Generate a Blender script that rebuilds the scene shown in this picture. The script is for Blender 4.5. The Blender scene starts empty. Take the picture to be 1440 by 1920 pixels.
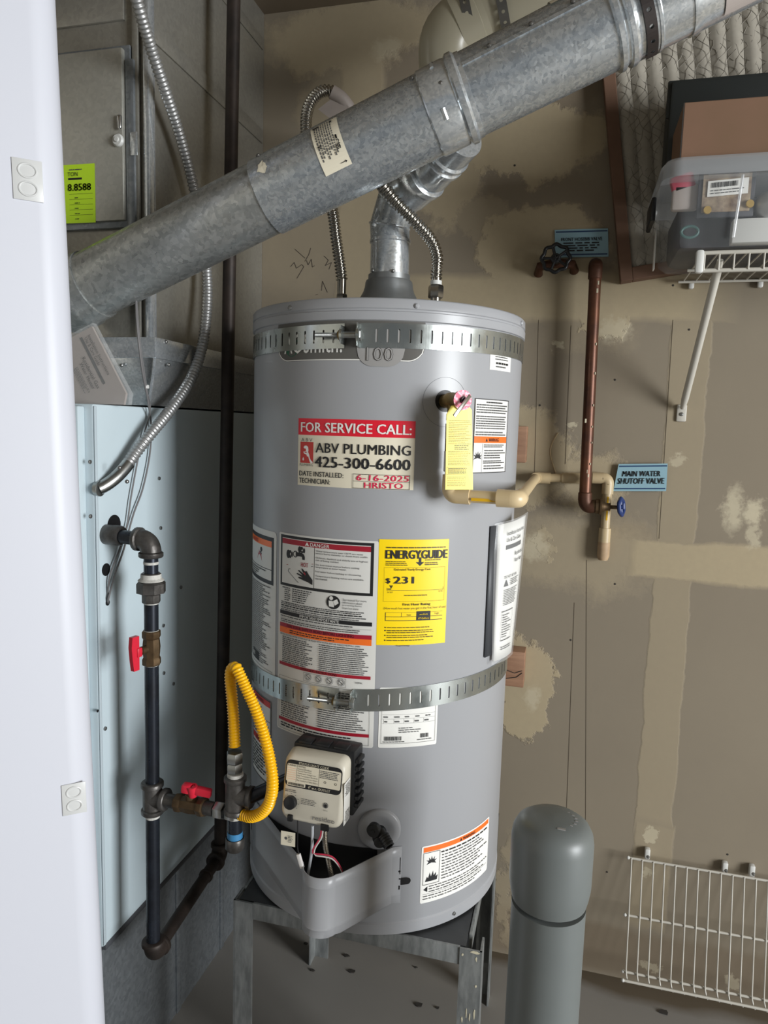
import bpy, bmesh, math, random
from mathutils import Vector, Matrix

random.seed(7)
SC = bpy.context.scene
COL = SC.collection

# ------------------------------------------------------------------ camera, light, exposure
FPX = 1331.0                       # focal length in pixels of the 1440x1920 frame
CZ = 1.48                          # height of the lens above the floor
RIGHT = Vector((0.96688042, 0.25353265, 0.02938441))
UPV = Vector((-0.0581967, 0.10690266, 0.99256484))
FWD = Vector((-0.24850632, 0.96140159, -0.11811685))
CAM = Vector((0, 0, CZ))
cd = bpy.data.cameras.new('camera')
cd.sensor_fit = 'VERTICAL'; cd.sensor_height = 36.0; cd.lens = FPX / 1920 * 36.0
cd.clip_start = 0.02
cam = bpy.data.objects.new('camera', cd); COL.objects.link(cam)
cam.matrix_world = Matrix((
    (RIGHT.x, UPV.x, -FWD.x, 0), (RIGHT.y, UPV.y, -FWD.y, 0), (RIGHT.z, UPV.z, -FWD.z, CZ), (0, 0, 0, 1)))
SC.camera = cam

world = bpy.data.worlds.new('world'); SC.world = world; world.use_nodes = True
bg = world.node_tree.nodes['Background']
bg.inputs[0].default_value = (0.86, 0.93, 1.0, 1); bg.inputs[1].default_value = 0.13

ld = bpy.data.lights.new('side_door_daylight', 'AREA')
ld.shape = 'RECTANGLE'; ld.size = 1.5; ld.size_y = 1.9; ld.energy = 315; ld.color = (0.95, 0.98, 1.0)
lo = bpy.data.objects.new('side_door_daylight', ld); COL.objects.link(lo)
lo.location = (4.30, -0.75, 1.55)
lo.rotation_euler = (Vector((-0.4, 1.35, 1.3)) - lo.location).to_track_quat('-Z', 'Y').to_euler()

SC.view_settings.view_transform = 'Standard'; SC.view_settings.look = 'None'
SC.view_settings.exposure = 0.0; SC.view_settings.gamma = 1.0
SC.view_settings.use_curve_mapping = False

# ------------------------------------------------------------------ helpers: geometry in the room
def ray(px, py):
    return RIGHT * (px - 720) + UPV * (960 - py) + FWD * FPX
def at(px, py, y):                 # a point of the room at depth y (wall plane is y = 1.9)
    r = ray(px, py); return CAM + r * (y / r.y)
def atx(px, py, x):
    r = ray(px, py); return CAM + r * (x / r.x)
def atz(px, py, z):
    r = ray(px, py); return CAM + r * ((z - CZ) / r.z)
YW = 1.9
XF = -0.865                        # face of furnace and duct that looks at the heater
HX, HY, HR = -0.386, 1.49, 0.28    # water heater axis and radius
def cyl(th, z, r=HR):
    a = math.radians(th); return Vector((HX + r * math.sin(a), HY - r * math.cos(a), z))

def lin(c):
    return tuple(((v / 255) / 12.92 if v / 255 <= 0.04045 else ((v / 255 + 0.055) / 1.055) ** 2.4) for v in c) + (1,)

# ------------------------------------------------------------------ materials
MATS = {}
def mat(name, rgb, rough=0.5, metal=0.0, var=0.0, vscale=8.0, bump=0.0, bscale=40.0, rvar=0.0, rgb2=None, spec=0.5, coat=0.0,
        detail=4.0, lo_=0.35, hi_=0.65, stretch=None):
    m = bpy.data.materials.new(name); m.use_nodes = True; MATS[name] = m
    nt = m.node_tree; N = nt.nodes; L = nt.links
    b = N['Principled BSDF']
    b.inputs['Base Color'].default_value = lin(rgb)
    b.inputs['Roughness'].default_value = rough; b.inputs['Metallic'].default_value = metal
    b.inputs['Specular IOR Level'].default_value = spec
    if coat: b.inputs['Coat Weight'].default_value = coat; b.inputs['Coat Roughness'].default_value = 0.12
    if var or rgb2 or bump or rvar:
        tc = N.new('ShaderNodeTexCoord'); src = tc.outputs['Object']
        if stretch:
            mp = N.new('ShaderNodeMapping'); mp.inputs['Scale'].default_value = stretch
            L.new(src, mp.inputs['Vector']); src = mp.outputs['Vector']
        n = N.new('ShaderNodeTexNoise'); n.inputs['Scale'].default_value = vscale; n.inputs['Detail'].default_value = detail
        n.inputs['Roughness'].default_value = 0.6
        L.new(src, n.inputs['Vector'])
        mr = N.new('ShaderNodeMapRange'); mr.inputs['From Min'].default_value = lo_; mr.inputs['From Max'].default_value = hi_
        L.new(n.outputs['Fac'], mr.inputs['Value'])
        if var or rgb2:
            mx = N.new('ShaderNodeMix'); mx.data_type = 'RGBA'
            c1 = lin(rgb); c2 = lin(rgb2) if rgb2 else tuple(v * (1 - var) for v in c1[:3]) + (1,)
            mx.inputs[6].default_value = c1; mx.inputs[7].default_value = c2
            L.new(mr.outputs[0], mx.inputs[0]); L.new(mx.outputs[2], b.inputs['Base Color'])
        if rvar:
            r2 = N.new('ShaderNodeMapRange'); r2.inputs['To Min'].default_value = max(0.03, rough - rvar); r2.inputs['To Max'].default_value = min(1, rough + rvar)
            L.new(mr.outputs[0], r2.inputs['Value']); L.new(r2.outputs[0], b.inputs['Roughness'])
        if bump:
            n2 = N.new('ShaderNodeTexNoise'); n2.inputs['Scale'].default_value = bscale; n2.inputs['Detail'].default_value = 3
            L.new(src, n2.inputs['Vector'])
            bp = N.new('ShaderNodeBump'); bp.inputs['Strength'].default_value = bump; bp.inputs['Distance'].default_value = 0.004
            L.new(n2.outputs['Fac'], bp.inputs['Height']); L.new(bp.outputs[0], b.inputs['Normal'])
    return m

def galvanised(name, c1, c2, rough=0.42, scale=55, stain=None, stain_amt=0.0, metal=0.74):
    """zinc spangle: voronoi cells with their own tone and gloss, plus a slow oxide stain"""
    m = bpy.data.materials.new(name); m.use_nodes = True; MATS[name] = m
    nt = m.node_tree; N = nt.nodes; L = nt.links; b = N['Principled BSDF']
    b.inputs['Metallic'].default_value = metal
    tc = N.new('ShaderNodeTexCoord')
    nz = N.new('ShaderNodeTexNoise'); nz.inputs['Scale'].default_value = 30; L.new(tc.outputs['Object'], nz.inputs['Vector'])
    dv = N.new('ShaderNodeMixRGB'); dv.blend_type = 'ADD'; dv.inputs[0].default_value = 0.02
    L.new(tc.outputs['Object'], dv.inputs[1]); L.new(nz.outputs['Color'], dv.inputs[2])
    v = N.new('ShaderNodeTexVoronoi'); v.inputs['Scale'].default_value = scale; L.new(dv.outputs[0], v.inputs['Vector'])
    sep = N.new('ShaderNodeSeparateColor'); L.new(v.outputs['Color'], sep.inputs[0])
    mx = N.new('ShaderNodeMix'); mx.data_type = 'RGBA'; mx.inputs[6].default_value = lin(c1); mx.inputs[7].default_value = lin(c2)
    L.new(sep.outputs[0], mx.inputs[0]); col = mx.outputs[2]
    n = N.new('ShaderNodeTexNoise'); n.inputs['Scale'].default_value = 5; n.inputs['Detail'].default_value = 7; n.inputs['Roughness'].default_value = 0.7
    L.new(tc.outputs['Object'], n.inputs['Vector'])
    mr = N.new('ShaderNodeMapRange'); mr.inputs['From Min'].default_value = 0.48; mr.inputs['From Max'].default_value = 0.13
    L.new(n.outputs['Fac'], mr.inputs['Value'])
    if stain:
        am = N.new('ShaderNodeMath'); am.operation = 'MULTIPLY'; am.inputs[1].default_value = stain_amt; L.new(mr.outputs[0], am.inputs[0])
        m2 = N.new('ShaderNodeMix'); m2.data_type = 'RGBA'; m2.inputs[7].default_value = lin(stain)
        L.new(am.outputs[0], m2.inputs[0]); L.new(col, m2.inputs[6]); col = m2.outputs[2]
    L.new(col, b.inputs['Base Color'])
    rr = N.new('ShaderNodeMapRange'); rr.inputs['To Min'].default_value = rough - 0.1; rr.inputs['To Max'].default_value = rough + 0.14
    ad = N.new('ShaderNodeMath'); ad.operation = 'ADD'; L.new(sep.outputs[1], ad.inputs[0]); L.new(mr.outputs[0], ad.inputs[1])
    hf = N.new('ShaderNodeMath'); hf.operation = 'MULTIPLY'; hf.inputs[1].default_value = 0.5; L.new(ad.outputs[0], hf.inputs[0])
    L.new(hf.outputs[0], rr.inputs['Value']); L.new(rr.outputs[0], b.inputs['Roughness'])
    return m

mat('heater_grey', (157, 158, 161), 0.3, spec=0.35)
mat('heater_dark', (70, 72, 76), 0.5)
mat('black', (16, 16, 18), 0.5)
mat('black_plastic', (24, 25, 27), 0.42)
mat('white_print', (232, 231, 226), 0.45)
mat('paper', (214, 213, 208), 0.5)
mat('ink', (24, 24, 26), 0.55)
mat('ink_soft', (84, 84, 84), 0.6)
mat('ink_grey', (130, 130, 128), 0.6)
mat('red_print', (216, 26, 48), 0.4)
mat('dark_red_print', (158, 24, 44), 0.45)
mat('brick_red_print', (190, 52, 44), 0.45)
mat('orange_print', (238, 112, 36), 0.42)
mat('marker_red', (214, 22, 74), 0.5)
mat('yellow_paper', (250, 214, 0), 0.42)
mat('yellow_tag', (250, 230, 96), 0.42)
mat('yellow_ink', (70, 62, 8), 0.5)
mat('tag_ink', (158, 140, 52), 0.5)
mat('tape_cream', (226, 218, 196), 0.5)
mat('green_print', (24, 92, 66), 0.4)
mat('badge_grey', (92, 90, 86), 0.35)
mat('tab_grey', (150, 148, 146), 0.35)
mat('steel_band', (196, 202, 200), 0.24, 0.95, var=0.12, vscale=14, rvar=0.08)
mat('zinc_bolt', (176, 178, 176), 0.32, 1.0, var=0.2, vscale=60)
mat('stainless', (176, 172, 164), 0.2, 1.0)
mat('chrome', (215, 216, 218), 0.12, 1.0)
mat('conduit_metal', (176, 176, 175), 0.42, 0.7, var=0.12, vscale=20)
mat('hood_metal', (136, 138, 138), 0.4, 0.7, var=0.12, vscale=12)
mat('joint_line', (98, 88, 74), 0.9)
mat('brass', (150, 126, 78), 0.38, 0.8, var=0.35, vscale=40)
mat('old_brass', (104, 84, 60), 0.5, 0.7, var=0.4, vscale=45)
mat('copper', (104, 66, 46), 0.42, 0.55, rgb2=(70, 44, 34), vscale=14)
mat('copper_fitting', (92, 60, 44), 0.5, 0.5, var=0.35, vscale=26)
mat('black_iron', (50, 55, 64), 0.33, 0.55, rgb2=(32, 34, 40), vscale=22, rvar=0.1)
mat('malleable_iron', (104, 101, 98), 0.42, 0.65, rgb2=(72, 69, 66), vscale=30, bump=0.15, bscale=120)
mat('rusty_iron', (62, 52, 46), 0.55, 0.4, rgb2=(40, 34, 31), vscale=18, bump=0.1)
mat('thread_white', (205, 203, 196), 0.7, var=0.25, vscale=120)
mat('blue_tape', (60, 128, 176), 0.5)
mat('red_handle', (206, 34, 56), 0.38)
mat('yellow_coat', (244, 184, 8), 0.36, coat=0.15)
mat('cpvc', (210, 188, 148), 0.36)
mat('cpvc_wall', (188, 168, 132), 0.4, var=0.1, vscale=20)
mat('cpvc_dirty', (176, 148, 116), 0.6, var=0.2, vscale=40)
mat('cpvc_stripe', (222, 172, 28), 0.4)
mat('pvc_white', (176, 170, 150), 0.28)
mat('hanger_dark', (58, 52, 50), 0.5, 0.5)
mat('hanger_galv', (112, 110, 106), 0.45, 0.7)
mat('furnace_paint', (192, 206, 212), 0.36, var=0.05, vscale=4)
mat('furnace_edge', (182, 194, 200), 0.4)
mat('handle_black', (20, 22, 25), 0.35)
mat('handle_blue', (32, 52, 104), 0.38)
mat('sign_blue', (136, 170, 182), 0.45)
mat('sign_dark', (34, 62, 98), 0.45)
mat('white_wire', (186, 182, 172), 0.42)
mat('white_plastic', (206, 206, 202), 0.4)
mat('cabinet_white', (206, 208, 217), 0.45)
mat('clear_pad', (208, 209, 208), 0.3)
mat('bollard_grey', (106, 111, 110), 0.4, var=0.08, vscale=5)
mat('stand_steel', (146, 149, 148), 0.42, 0.3, rgb2=(110, 113, 113), vscale=14, stretch=(4, 4, 1))
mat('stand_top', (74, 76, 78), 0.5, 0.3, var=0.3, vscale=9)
mat('chipped', (206, 198, 172), 0.7)
mat('wood', (152, 116, 90), 0.6, rgb2=(126, 92, 70), vscale=9, stretch=(1, 1, 9))
mat('filter_media', (158, 152, 140), 0.9, var=0.16, vscale=30)
mat('filter_wire', (120, 115, 106), 0.5, 0.4)
mat('filter_frame', (112, 84, 66), 0.75, rgb2=(92, 66, 50), vscale=6)
mat('cardboard', (122, 92, 72), 0.8, rgb2=(114, 88, 66), vscale=5)
mat('case_black', (38, 42, 42), 0.45)
mat('valve_beige', (206, 200, 184), 0.42)
mat('wire_red', (206, 50, 80), 0.45)
mat('wire_white', (226, 222, 218), 0.45)
mat('cable_grey', (112, 110, 110), 0.5)
mat('clear_tube', (196, 200, 204), 0.15)
mat('sticker_green', (196, 236, 44), 0.5)
mat('pink_disc', (226, 90, 124), 0.5, rgb2=(246, 196, 208), vscale=160, lo_=0.45, hi_=0.55)
mat('screw', (150, 150, 148), 0.35, 0.9)
mat('bag_paper', (170, 160, 154), 0.5)
mat('toy_pink', (176, 64, 84), 0.6)
mat('toy_teal', (52, 92, 88), 0.5)
mat('gold', (190, 158, 84), 0.4, 0.4)
mat('picture', (186, 168, 140), 0.5, rgb2=(110, 92, 82), vscale=26)
mat('contents_dark', (44, 50, 56), 0.6, rgb2=(72, 68, 74), vscale=14)
mat('pencil', (70, 62, 56), 0.9)
mat('wall_right_paint', (196, 190, 178), 0.8)
mat('ceiling_paint', (138, 126, 108), 0.85, rgb2=(120, 108, 92), vscale=3)
mat('debris', (52, 48, 44), 0.9)
galvanised('galv_flue', (206, 211, 214), (168, 175, 181), 0.33, 210, stain=(170, 168, 160), stain_amt=0.45)
galvanised('galv_flue_old', (190, 192, 190), (160, 163, 162), 0.36, 150, stain=(158, 150, 136), stain_amt=0.7)
galvanised('galv_bright', (222, 226, 228), (192, 198, 202), 0.24, 260, stain=(160, 162, 162), stain_amt=0.3)
galvanised('galv_door', (186, 184, 174), (176, 174, 165), 0.42, 150, stain=(166, 162, 150), stain_amt=0.4, metal=0.6)
galvanised('galv_duct', (158, 155, 146), (148, 145, 137), 0.38, 150, stain=(146, 142, 130), stain_amt=0.5, metal=0.6)
galvanised('galv_base', (140, 145, 149), (122, 127, 131), 0.4, 120, stain=(104, 106, 108), stain_amt=0.5, metal=0.6)

def clear_plastic(name, tint=(225, 228, 230), alpha=0.26, rough=0.12):
    m = mat(name, tint, rough)
    nt = m.node_tree; N = nt.nodes; L = nt.links
    tr = N.new('ShaderNodeBsdfTransparent'); mx = N.new('ShaderNodeMixShader'); mx.inputs[0].default_value = alpha
    L.new(tr.outputs[0], mx.inputs[1]); L.new(N['Principled BSDF'].outputs[0], mx.inputs[2])
    L.new(mx.outputs[0], N['Material Output'].inputs['Surface']); return m
clear_plastic('bin_clear', (190, 194, 196), 0.14)
clear_plastic('bin_rim', (195, 198, 200), 0.45)
clear_plastic('bag_clear', (225, 226, 226), 0.2, 0.08)

# ------------------------------------------------------------------ helpers: objects
ORG = {}
def meta(o, label=None, cat=None, group=None, kind=None):
    if label: o['label'] = label
    if cat: o['category'] = cat
    if group: o['group'] = group
    if kind: o['kind'] = kind
    return o
def thing(name, loc, label, cat, group=None):
    o = bpy.data.objects.new(name, None); COL.objects.link(o)
    o.location = loc; o.empty_display_size = 0.05; ORG[o] = Vector(loc)
    return meta(o, label, cat, group)

def frame(d, hint=None):
    d = Vector(d).normalized()
    h = Vector(hint) if hint is not None else (Vector((0, 0, 1)) if abs(d.z) < 0.9 else Vector((1, 0, 0)))
    u = (h - d * h.dot(d)).normalized(); v = d.cross(u)
    return u, v, d

class MB:
    def __init__(s): s.v = []; s.f = []; s.mi = []; s.m = 0
    def add(s, vs, fs):
        o = len(s.v); s.v += [Vector(p) for p in vs]; s.f += [tuple(i + o for i in f) for f in fs]; s.mi += [s.m] * len(fs); return s
    def rings(s, rings, cap=True, closed=False):
        n = len(rings[0]); vs = [p for r in rings for p in r]; fs = []
        k = len(rings)
        for i in range(k if closed else k - 1):
            a = i * n; b = ((i + 1) % k) * n
            for j in range(n):
                fs.append((a + j, a + (j + 1) % n, b + (j + 1) % n, b + j))
        if cap and not closed:
            fs.append(tuple(range(n - 1, -1, -1))); fs.append(tuple((k - 1) * n + j for j in range(n)))
        return s.add(vs, fs)
    def tube(s, pts, r, seg=16, cap=True):
        pts = [Vector(p) for p in pts]; n = len(pts)
        rr = list(r) if isinstance(r, (list, tuple)) else [r] * n
        tang = []
        for i in range(n):
            a = pts[max(0, i - 1)]; b = pts[min(n - 1, i + 1)]
            t = (b - a); tang.append(t.normalized() if t.length > 1e-9 else (tang[-1] if tang else Vector((0, 0, 1))))
        u, v, _ = frame(tang[0]); rings = []
        for i in range(n):
            t = tang[i]; u = (u - t * u.dot(t)).normalized(); v = t.cross(u)
            rings.append([pts[i] + (u * math.cos(2 * math.pi * k / seg) + v * math.sin(2 * math.pi * k / seg)) * rr[i] for k in range(seg)])
        return s.rings(rings, cap)
    def lathe(s, o, d, prof, seg=24, cap=True):       # prof: [(dist along d, radius)]
        u, v, d = frame(d); o = Vector(o)
        rings = [[o + d * h + (u * math.cos(2 * math.pi * k / seg) + v * math.sin(2 * math.pi * k / seg)) * max(r, 1e-5) for k in range(seg)] for h, r in prof]
        return s.rings(rings, cap)
    def box(s, c, size, ax=None, bevel=0.0, seg=2, taper=None):
        bm = bmesh.new(); bmesh.ops.create_cube(bm, size=1.0)
        for w in bm.verts:
            k = taper(w.co) if taper else (1, 1, 1)
            w.co = Vector((w.co.x * size[0] * k[0], w.co.y * size[1] * k[1], w.co.z * size[2] * k[2]))
        if bevel: bmesh.ops.bevel(bm, geom=list(bm.edges), offset=bevel, segments=seg, affect='EDGES', profile=0.5)
        X, Y, Z = ax if ax else (Vector((1, 0, 0)), Vector((0, 1, 0)), Vector((0, 0, 1)))
        c = Vector(c); bm.verts.index_update()
        vs = [c + X * w.co.x + Y * w.co.y + Z * w.co.z for w in bm.verts]; fs = [tuple(w.index for w in f.verts) for f in bm.faces]
        bm.free(); return s.add(vs, fs)
    def box2(s, a, b, bevel=0.0):
        a = Vector(a); b = Vector(b); d = b - a
        return s.box((a + b) / 2, (abs(d.x), abs(d.y), abs(d.z)), bevel=bevel)
    def prism(s, poly, d):                             # polygon of points, pushed along d
        n = len(poly); poly = [Vector(p) for p in poly]; d = Vector(d)
        vs = poly + [p + d for p in poly]
        fs = [tuple(range(n - 1, -1, -1)), tuple(range(n, 2 * n))] + [(i, (i + 1) % n, n + (i + 1) % n, n + i) for i in range(n)]
        return s.add(vs, fs)
    def ball(s, c, r, seg=16):
        n = 10; return s.lathe(c, (0, 0, 1), [(-r * math.cos(math.pi * i / n), r * math.sin(math.pi * i / n)) for i in range(n + 1)], seg, cap=False)
    def build(s, name, m, parent=None, sharp=38, smooth=True, solid=0.0, fixn=True):
        o0 = ORG.get(parent, Vector((0, 0, 0)))
        me = bpy.data.meshes.new(name)
        me.from_pydata([tuple(p - o0) for p in s.v], [], s.f)
        for x in (m if isinstance(m, (list, tuple)) else [m]): me.materials.append(MATS[x])
        if any(s.mi): me.polygons.foreach_set('material_index', s.mi)
        if fixn:
            bm = bmesh.new(); bm.from_mesh(me); bmesh.ops.recalc_face_normals(bm, faces=list(bm.faces)); bm.to_mesh(me); bm.free()
        if smooth:
            me.polygons.foreach_set('use_smooth', [True] * len(me.polygons)); me.set_sharp_from_angle(angle=math.radians(sharp))
        me.update()
        o = bpy.data.objects.new(name, me); COL.objects.link(o)
        if parent is not None: o.parent = parent
        ORG[o] = o0
        if solid:
            md = o.modifiers.new('thickness', 'SOLIDIFY'); md.thickness = solid; md.offset = 0
        return o

def catmull(pts, step):
    pts = [Vector(p) for p in pts]; P = [pts[0] * 2 - pts[1]] + pts + [pts[-1] * 2 - pts[-2]]; out = []
    for i in range(1, len(P) - 2):
        a, b, c, d = P[i - 1:i + 3]; m = max(4, int((c - b).length / 0.002))
        for k in range(m):
            t = k / m
            out.append(0.5 * (2 * b + (c - a) * t + (2 * a - 5 * b + 4 * c - d) * t * t + (3 * b - a - 3 * c + d) * t ** 3))
    out.append(pts[-1]); res = [out[0]]; acc = 0.0
    for p, q in zip(out, out[1:]):
        L = (q - p).length
        while acc + L >= step:
            p = p + (q - p) * ((step - acc) / max(L, 1e-9)); res.append(p); L = (q - p).length; acc = 0.0
        acc += L
    res.append(pts[-1]); return res
def smooth_tube(mb, pts, r, step=0.006, seg=12): return mb.tube(catmull(pts, step), r, seg)
def corrugated(mb, pts, r0, r1, pitch, seg=14, n=4):
    p = catmull(pts, pitch / n); prof = {4: [r0, (r0 * .4 + r1 * .6), r1, (r0 * .4 + r1 * .6)], 6: [r0, r0, r1 * .7 + r0 * .3, r1, r1, r1 * .7 + r0 * .3]}[n]
    return mb.tube(p, [prof[i % n] for i in range(len(p))], seg)
def hexnut(mb, o, d, r, h):
    return mb.lathe(o, d, [(0, r * .9), (h * .12, r), (h * .88, r), (h, r * .9)], 6)

# ------------------------------------------------------------------ helpers: print on surfaces
GC = {}
def glyphs(s, bold=0.0):
    k = (s, bold)
    if k in GC: return GC[k]
    cu = bpy.data.curves.new('t', 'FONT'); cu.body = s; cu.offset = bold * .8; cu.space_character = 1.02; cu.resolution_u = 2; cu.fill_mode = 'FRONT'
    ob = bpy.data.objects.new('t', cu); COL.objects.link(ob)
    me = ob.to_mesh(); vs = [(v.co.x, v.co.y) for v in me.vertices]; fs = [tuple(p.vertices) for p in me.polygons]
    ob.to_mesh_clear(); bpy.data.objects.remove(ob); bpy.data.curves.remove(cu)
    GC[k] = (vs, fs); return GC[k]

class Canvas:
    """flat print: u to the right, v downward in the sheet's own units; fn(u, v, lift) puts it on the surface"""
    def __init__(s, fn, maxstep): s.fn = fn; s.step = maxstep; s.g = {}; s.order = 0
    def _put(s, tag, m, v2, fs, lift=None):
        d = s.g.setdefault(tag, ([], [], [], []))
        if lift is None: s.order += 1; lift = 0.0003 + 0.00003 * min(s.order, 30)
        o = len(d[0]); d[0].extend(s.fn(u, v, lift) for u, v in v2); d[1].extend(tuple(i + o for i in f) for f in fs)
        if m not in d[3]: d[3].append(m)
        d[2].extend([d[3].index(m)] * len(fs))
    def rect(s, tag, m, x0, y0, x1, y1, lift=None):
        n = max(1, int(math.ceil(abs(x1 - x0) / s.step))); v = []; f = []
        for i in range(n + 1):
            x = x0 + (x1 - x0) * i / n; v += [(x, y0), (x, y1)]
        for i in range(n): f.append((2 * i, 2 * i + 1, 2 * i + 3, 2 * i + 2))
        s._put(tag, m, v, f, lift)
    def box(s, tag, m, x0, y0, x1, y1, t):
        for q in ((x0, y0, x1, y0 + t), (x0, y1 - t, x1, y1), (x0, y0 + t, x0 + t, y1 - t), (x1 - t, y0 + t, x1, y1 - t)): s.rect(tag, m, *q, 0.00132)
    def poly(s, tag, m, pts): s._put(tag, m, list(pts), [tuple(range(len(pts)))])
    def disc(s, tag, m, x, y, r, ry=None, n=20):
        ry = ry or r; s.poly(tag, m, [(x + r * math.cos(2 * math.pi * i / n), y + ry * math.sin(2 * math.pi * i / n)) for i in range(n)])
    def ring(s, tag, m, x, y, r, t, n=32):
        v = []
        for i in range(n):
            a = 2 * math.pi * i / n; v += [(x + r * math.cos(a), y + r * math.sin(a)), (x + (r - t) * math.cos(a), y + (r - t) * math.sin(a))]
        s._put(tag, m, v, [(2 * i, 2 * i + 1, (2 * i + 3) % (2 * n), (2 * i + 2) % (2 * n)) for i in range(n)])
    def line(s, tag, m, x0, y0, x1, y1, t):
        dx, dy = x1 - x0, y1 - y0; L = math.hypot(dx, dy); nx, ny = -dy / L * t / 2, dx / L * t / 2
        s.poly(tag, m, [(x0 + nx, y0 + ny), (x1 + nx, y1 + ny), (x1 - nx, y1 - ny), (x0 - nx, y0 - ny)])
    def text(s, tag, m, body, x0, x1, y0, y1, bold=0.0, shear=0.0):
        rep_ = [0.0]
        if bold > .008: w_ = bold * (y1 - y0) * (1.1 if bold > .016 else .8); rep_ = [-w_, 0.0, w_]
        vs, fs = glyphs(body, min(bold, 0.0))
        if not vs: return
        ax = min(v[0] for v in vs); bx = max(v[0] for v in vs); ay = min(v[1] for v in vs); by = max(v[1] for v in vs)
        for o_ in rep_: s._put(tag, m, [(o_ + x0 + (v[0] - ax) / (bx - ax) * (x1 - x0) + shear * (v[1] - ay) / (by - ay) * (y1 - y0), y1 - (v[1] - ay) / (by - ay) * (y1 - y0)) for v in vs], fs, 0.0014)
    def words(s, tag, m, x0, x1, y0, y1, n, fill=0.42, seed=1, ragged=0.25):    # fine print too small to read: word by word
        rnd = random.Random(seed); h = (y1 - y0) / n
        for i in range(n):
            xe = x1 - (x1 - x0) * ragged * rnd.random(); x = x0; yy = y0 + h * i
            while x < xe - h * .4:
                w = h * rnd.uniform(.6, 2.6); w = min(w, xe - x)
                s.rect(tag, m, x, yy + h * (1 - fill) / 2, x + w, yy + h * (1 + fill) / 2, 0.00135); x += w + h * .42
    def barcode(s, tag, m, x0, x1, y0, y1, n, seed=3):
        rnd = random.Random(seed); x = x0; u = (x1 - x0) / n
        while x < x1: w = u * rnd.choice((.4, .7, 1.1)); s.rect(tag, m, x, y0, min(x + w, x1), y1, 0.00135); x += w + u * rnd.choice((.4, .6))
    def build(s, parent):
        for tag, (v, f, mi, ms) in s.g.items():
            b = MB(); b.v = v; b.f = f; b.mi = mi; o = b.build(tag, ms, parent, smooth=False, fixn=False)
            if 'print' in tag or 'lettering' in tag or tag in ('handwriting', 'numerals', 'barcode', 'table_lines'): o['kind'] = 'stuff'

def cyl_fn(th0, ztop, unit, r=HR):
    k = math.degrees(unit / r)
    return lambda u, v, lift: cyl(th0 + u * k, ztop - v * unit, r + lift)
def plane_fn(o, X, Y, unit, n):
    o = Vector(o); X = Vector(X).normalized(); Y = Vector(Y).normalized(); n = Vector(n).normalized()
    return lambda u, v, lift: o + X * (u * unit) + Y * (v * unit) + n * lift

def sheet(name, fn, W, H, m, parent, step, lift=0.0002, round_=0.0):
    """a label sheet lying on its surface, with rounded corners when asked"""
    b = MB(); cols = []; n = max(2, int(W / step))
    xs = sorted(set([W * i / n for i in range(n + 1)] + ([round_ * t for t in (.1, .3, .6, 1)] + [W - round_ * t for t in (.1, .3, .6, 1)] if round_ else [])))
    v = []; f = []
    for x in xs:
        e = 0
        if round_:
            q = max(0, round_ - x, x - (W - round_)); e = round_ - math.sqrt(max(0, round_ ** 2 - q ** 2))
        v += [fn(x, e, lift), fn(x, H - e, lift)]
    for i in range(len(xs) - 1): f.append((2 * i, 2 * i + 1, 2 * i + 3, 2 * i + 2))
    b.add(v, f); return b.build(name, m, parent, smooth=False, fixn=False)

def slotted_band(mb, fn, u0, u1, v0, v1, holes, hw, hh, maxc=0.02, rv=0.0019):
    """band u0..u1 x v0..v1 with real slots centred on 'holes'; fn(u, v) -> point"""
    def plain(a, b):
        n = max(1, int(math.ceil((b - a) / maxc)))
        for i in range(n):
            x0 = a + (b - a) * i / n; x1 = a + (b - a) * (i + 1) / n
            mb.add([fn(x0, v0), fn(x1, v0), fn(x1, v1), fn(x0, v1)], [(0, 1, 2, 3)])
    cur = u0; vc = (v0 + v1) / 2; pw = hw * 2.6
    for c in holes:
        a, b = c - pw, c + pw
        if a < cur or b > u1: continue
        if a > cur + 1e-6: plain(cur, a)
        inner = []; outer = []; n = 16
        for k in range(n):
            t = 2 * math.pi * k / n; cx, sy = math.cos(t), math.sin(t)
            inner.append((c + hw * cx, vc + math.copysign(max(0, hh - rv), sy) + rv * sy if abs(sy) > 1e-6 else vc))
            m_ = max(abs(cx), abs(sy)); outer.append((c + pw * cx / m_, vc + (v1 - v0) / 2 * sy / m_))
        mb.add([fn(*p) for p in outer] + [fn(*p) for p in inner], [(k, (k + 1) % n, n + (k + 1) % n, n + k) for k in range(n)])
        cur = b
    if cur < u1: plain(cur, u1)

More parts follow.
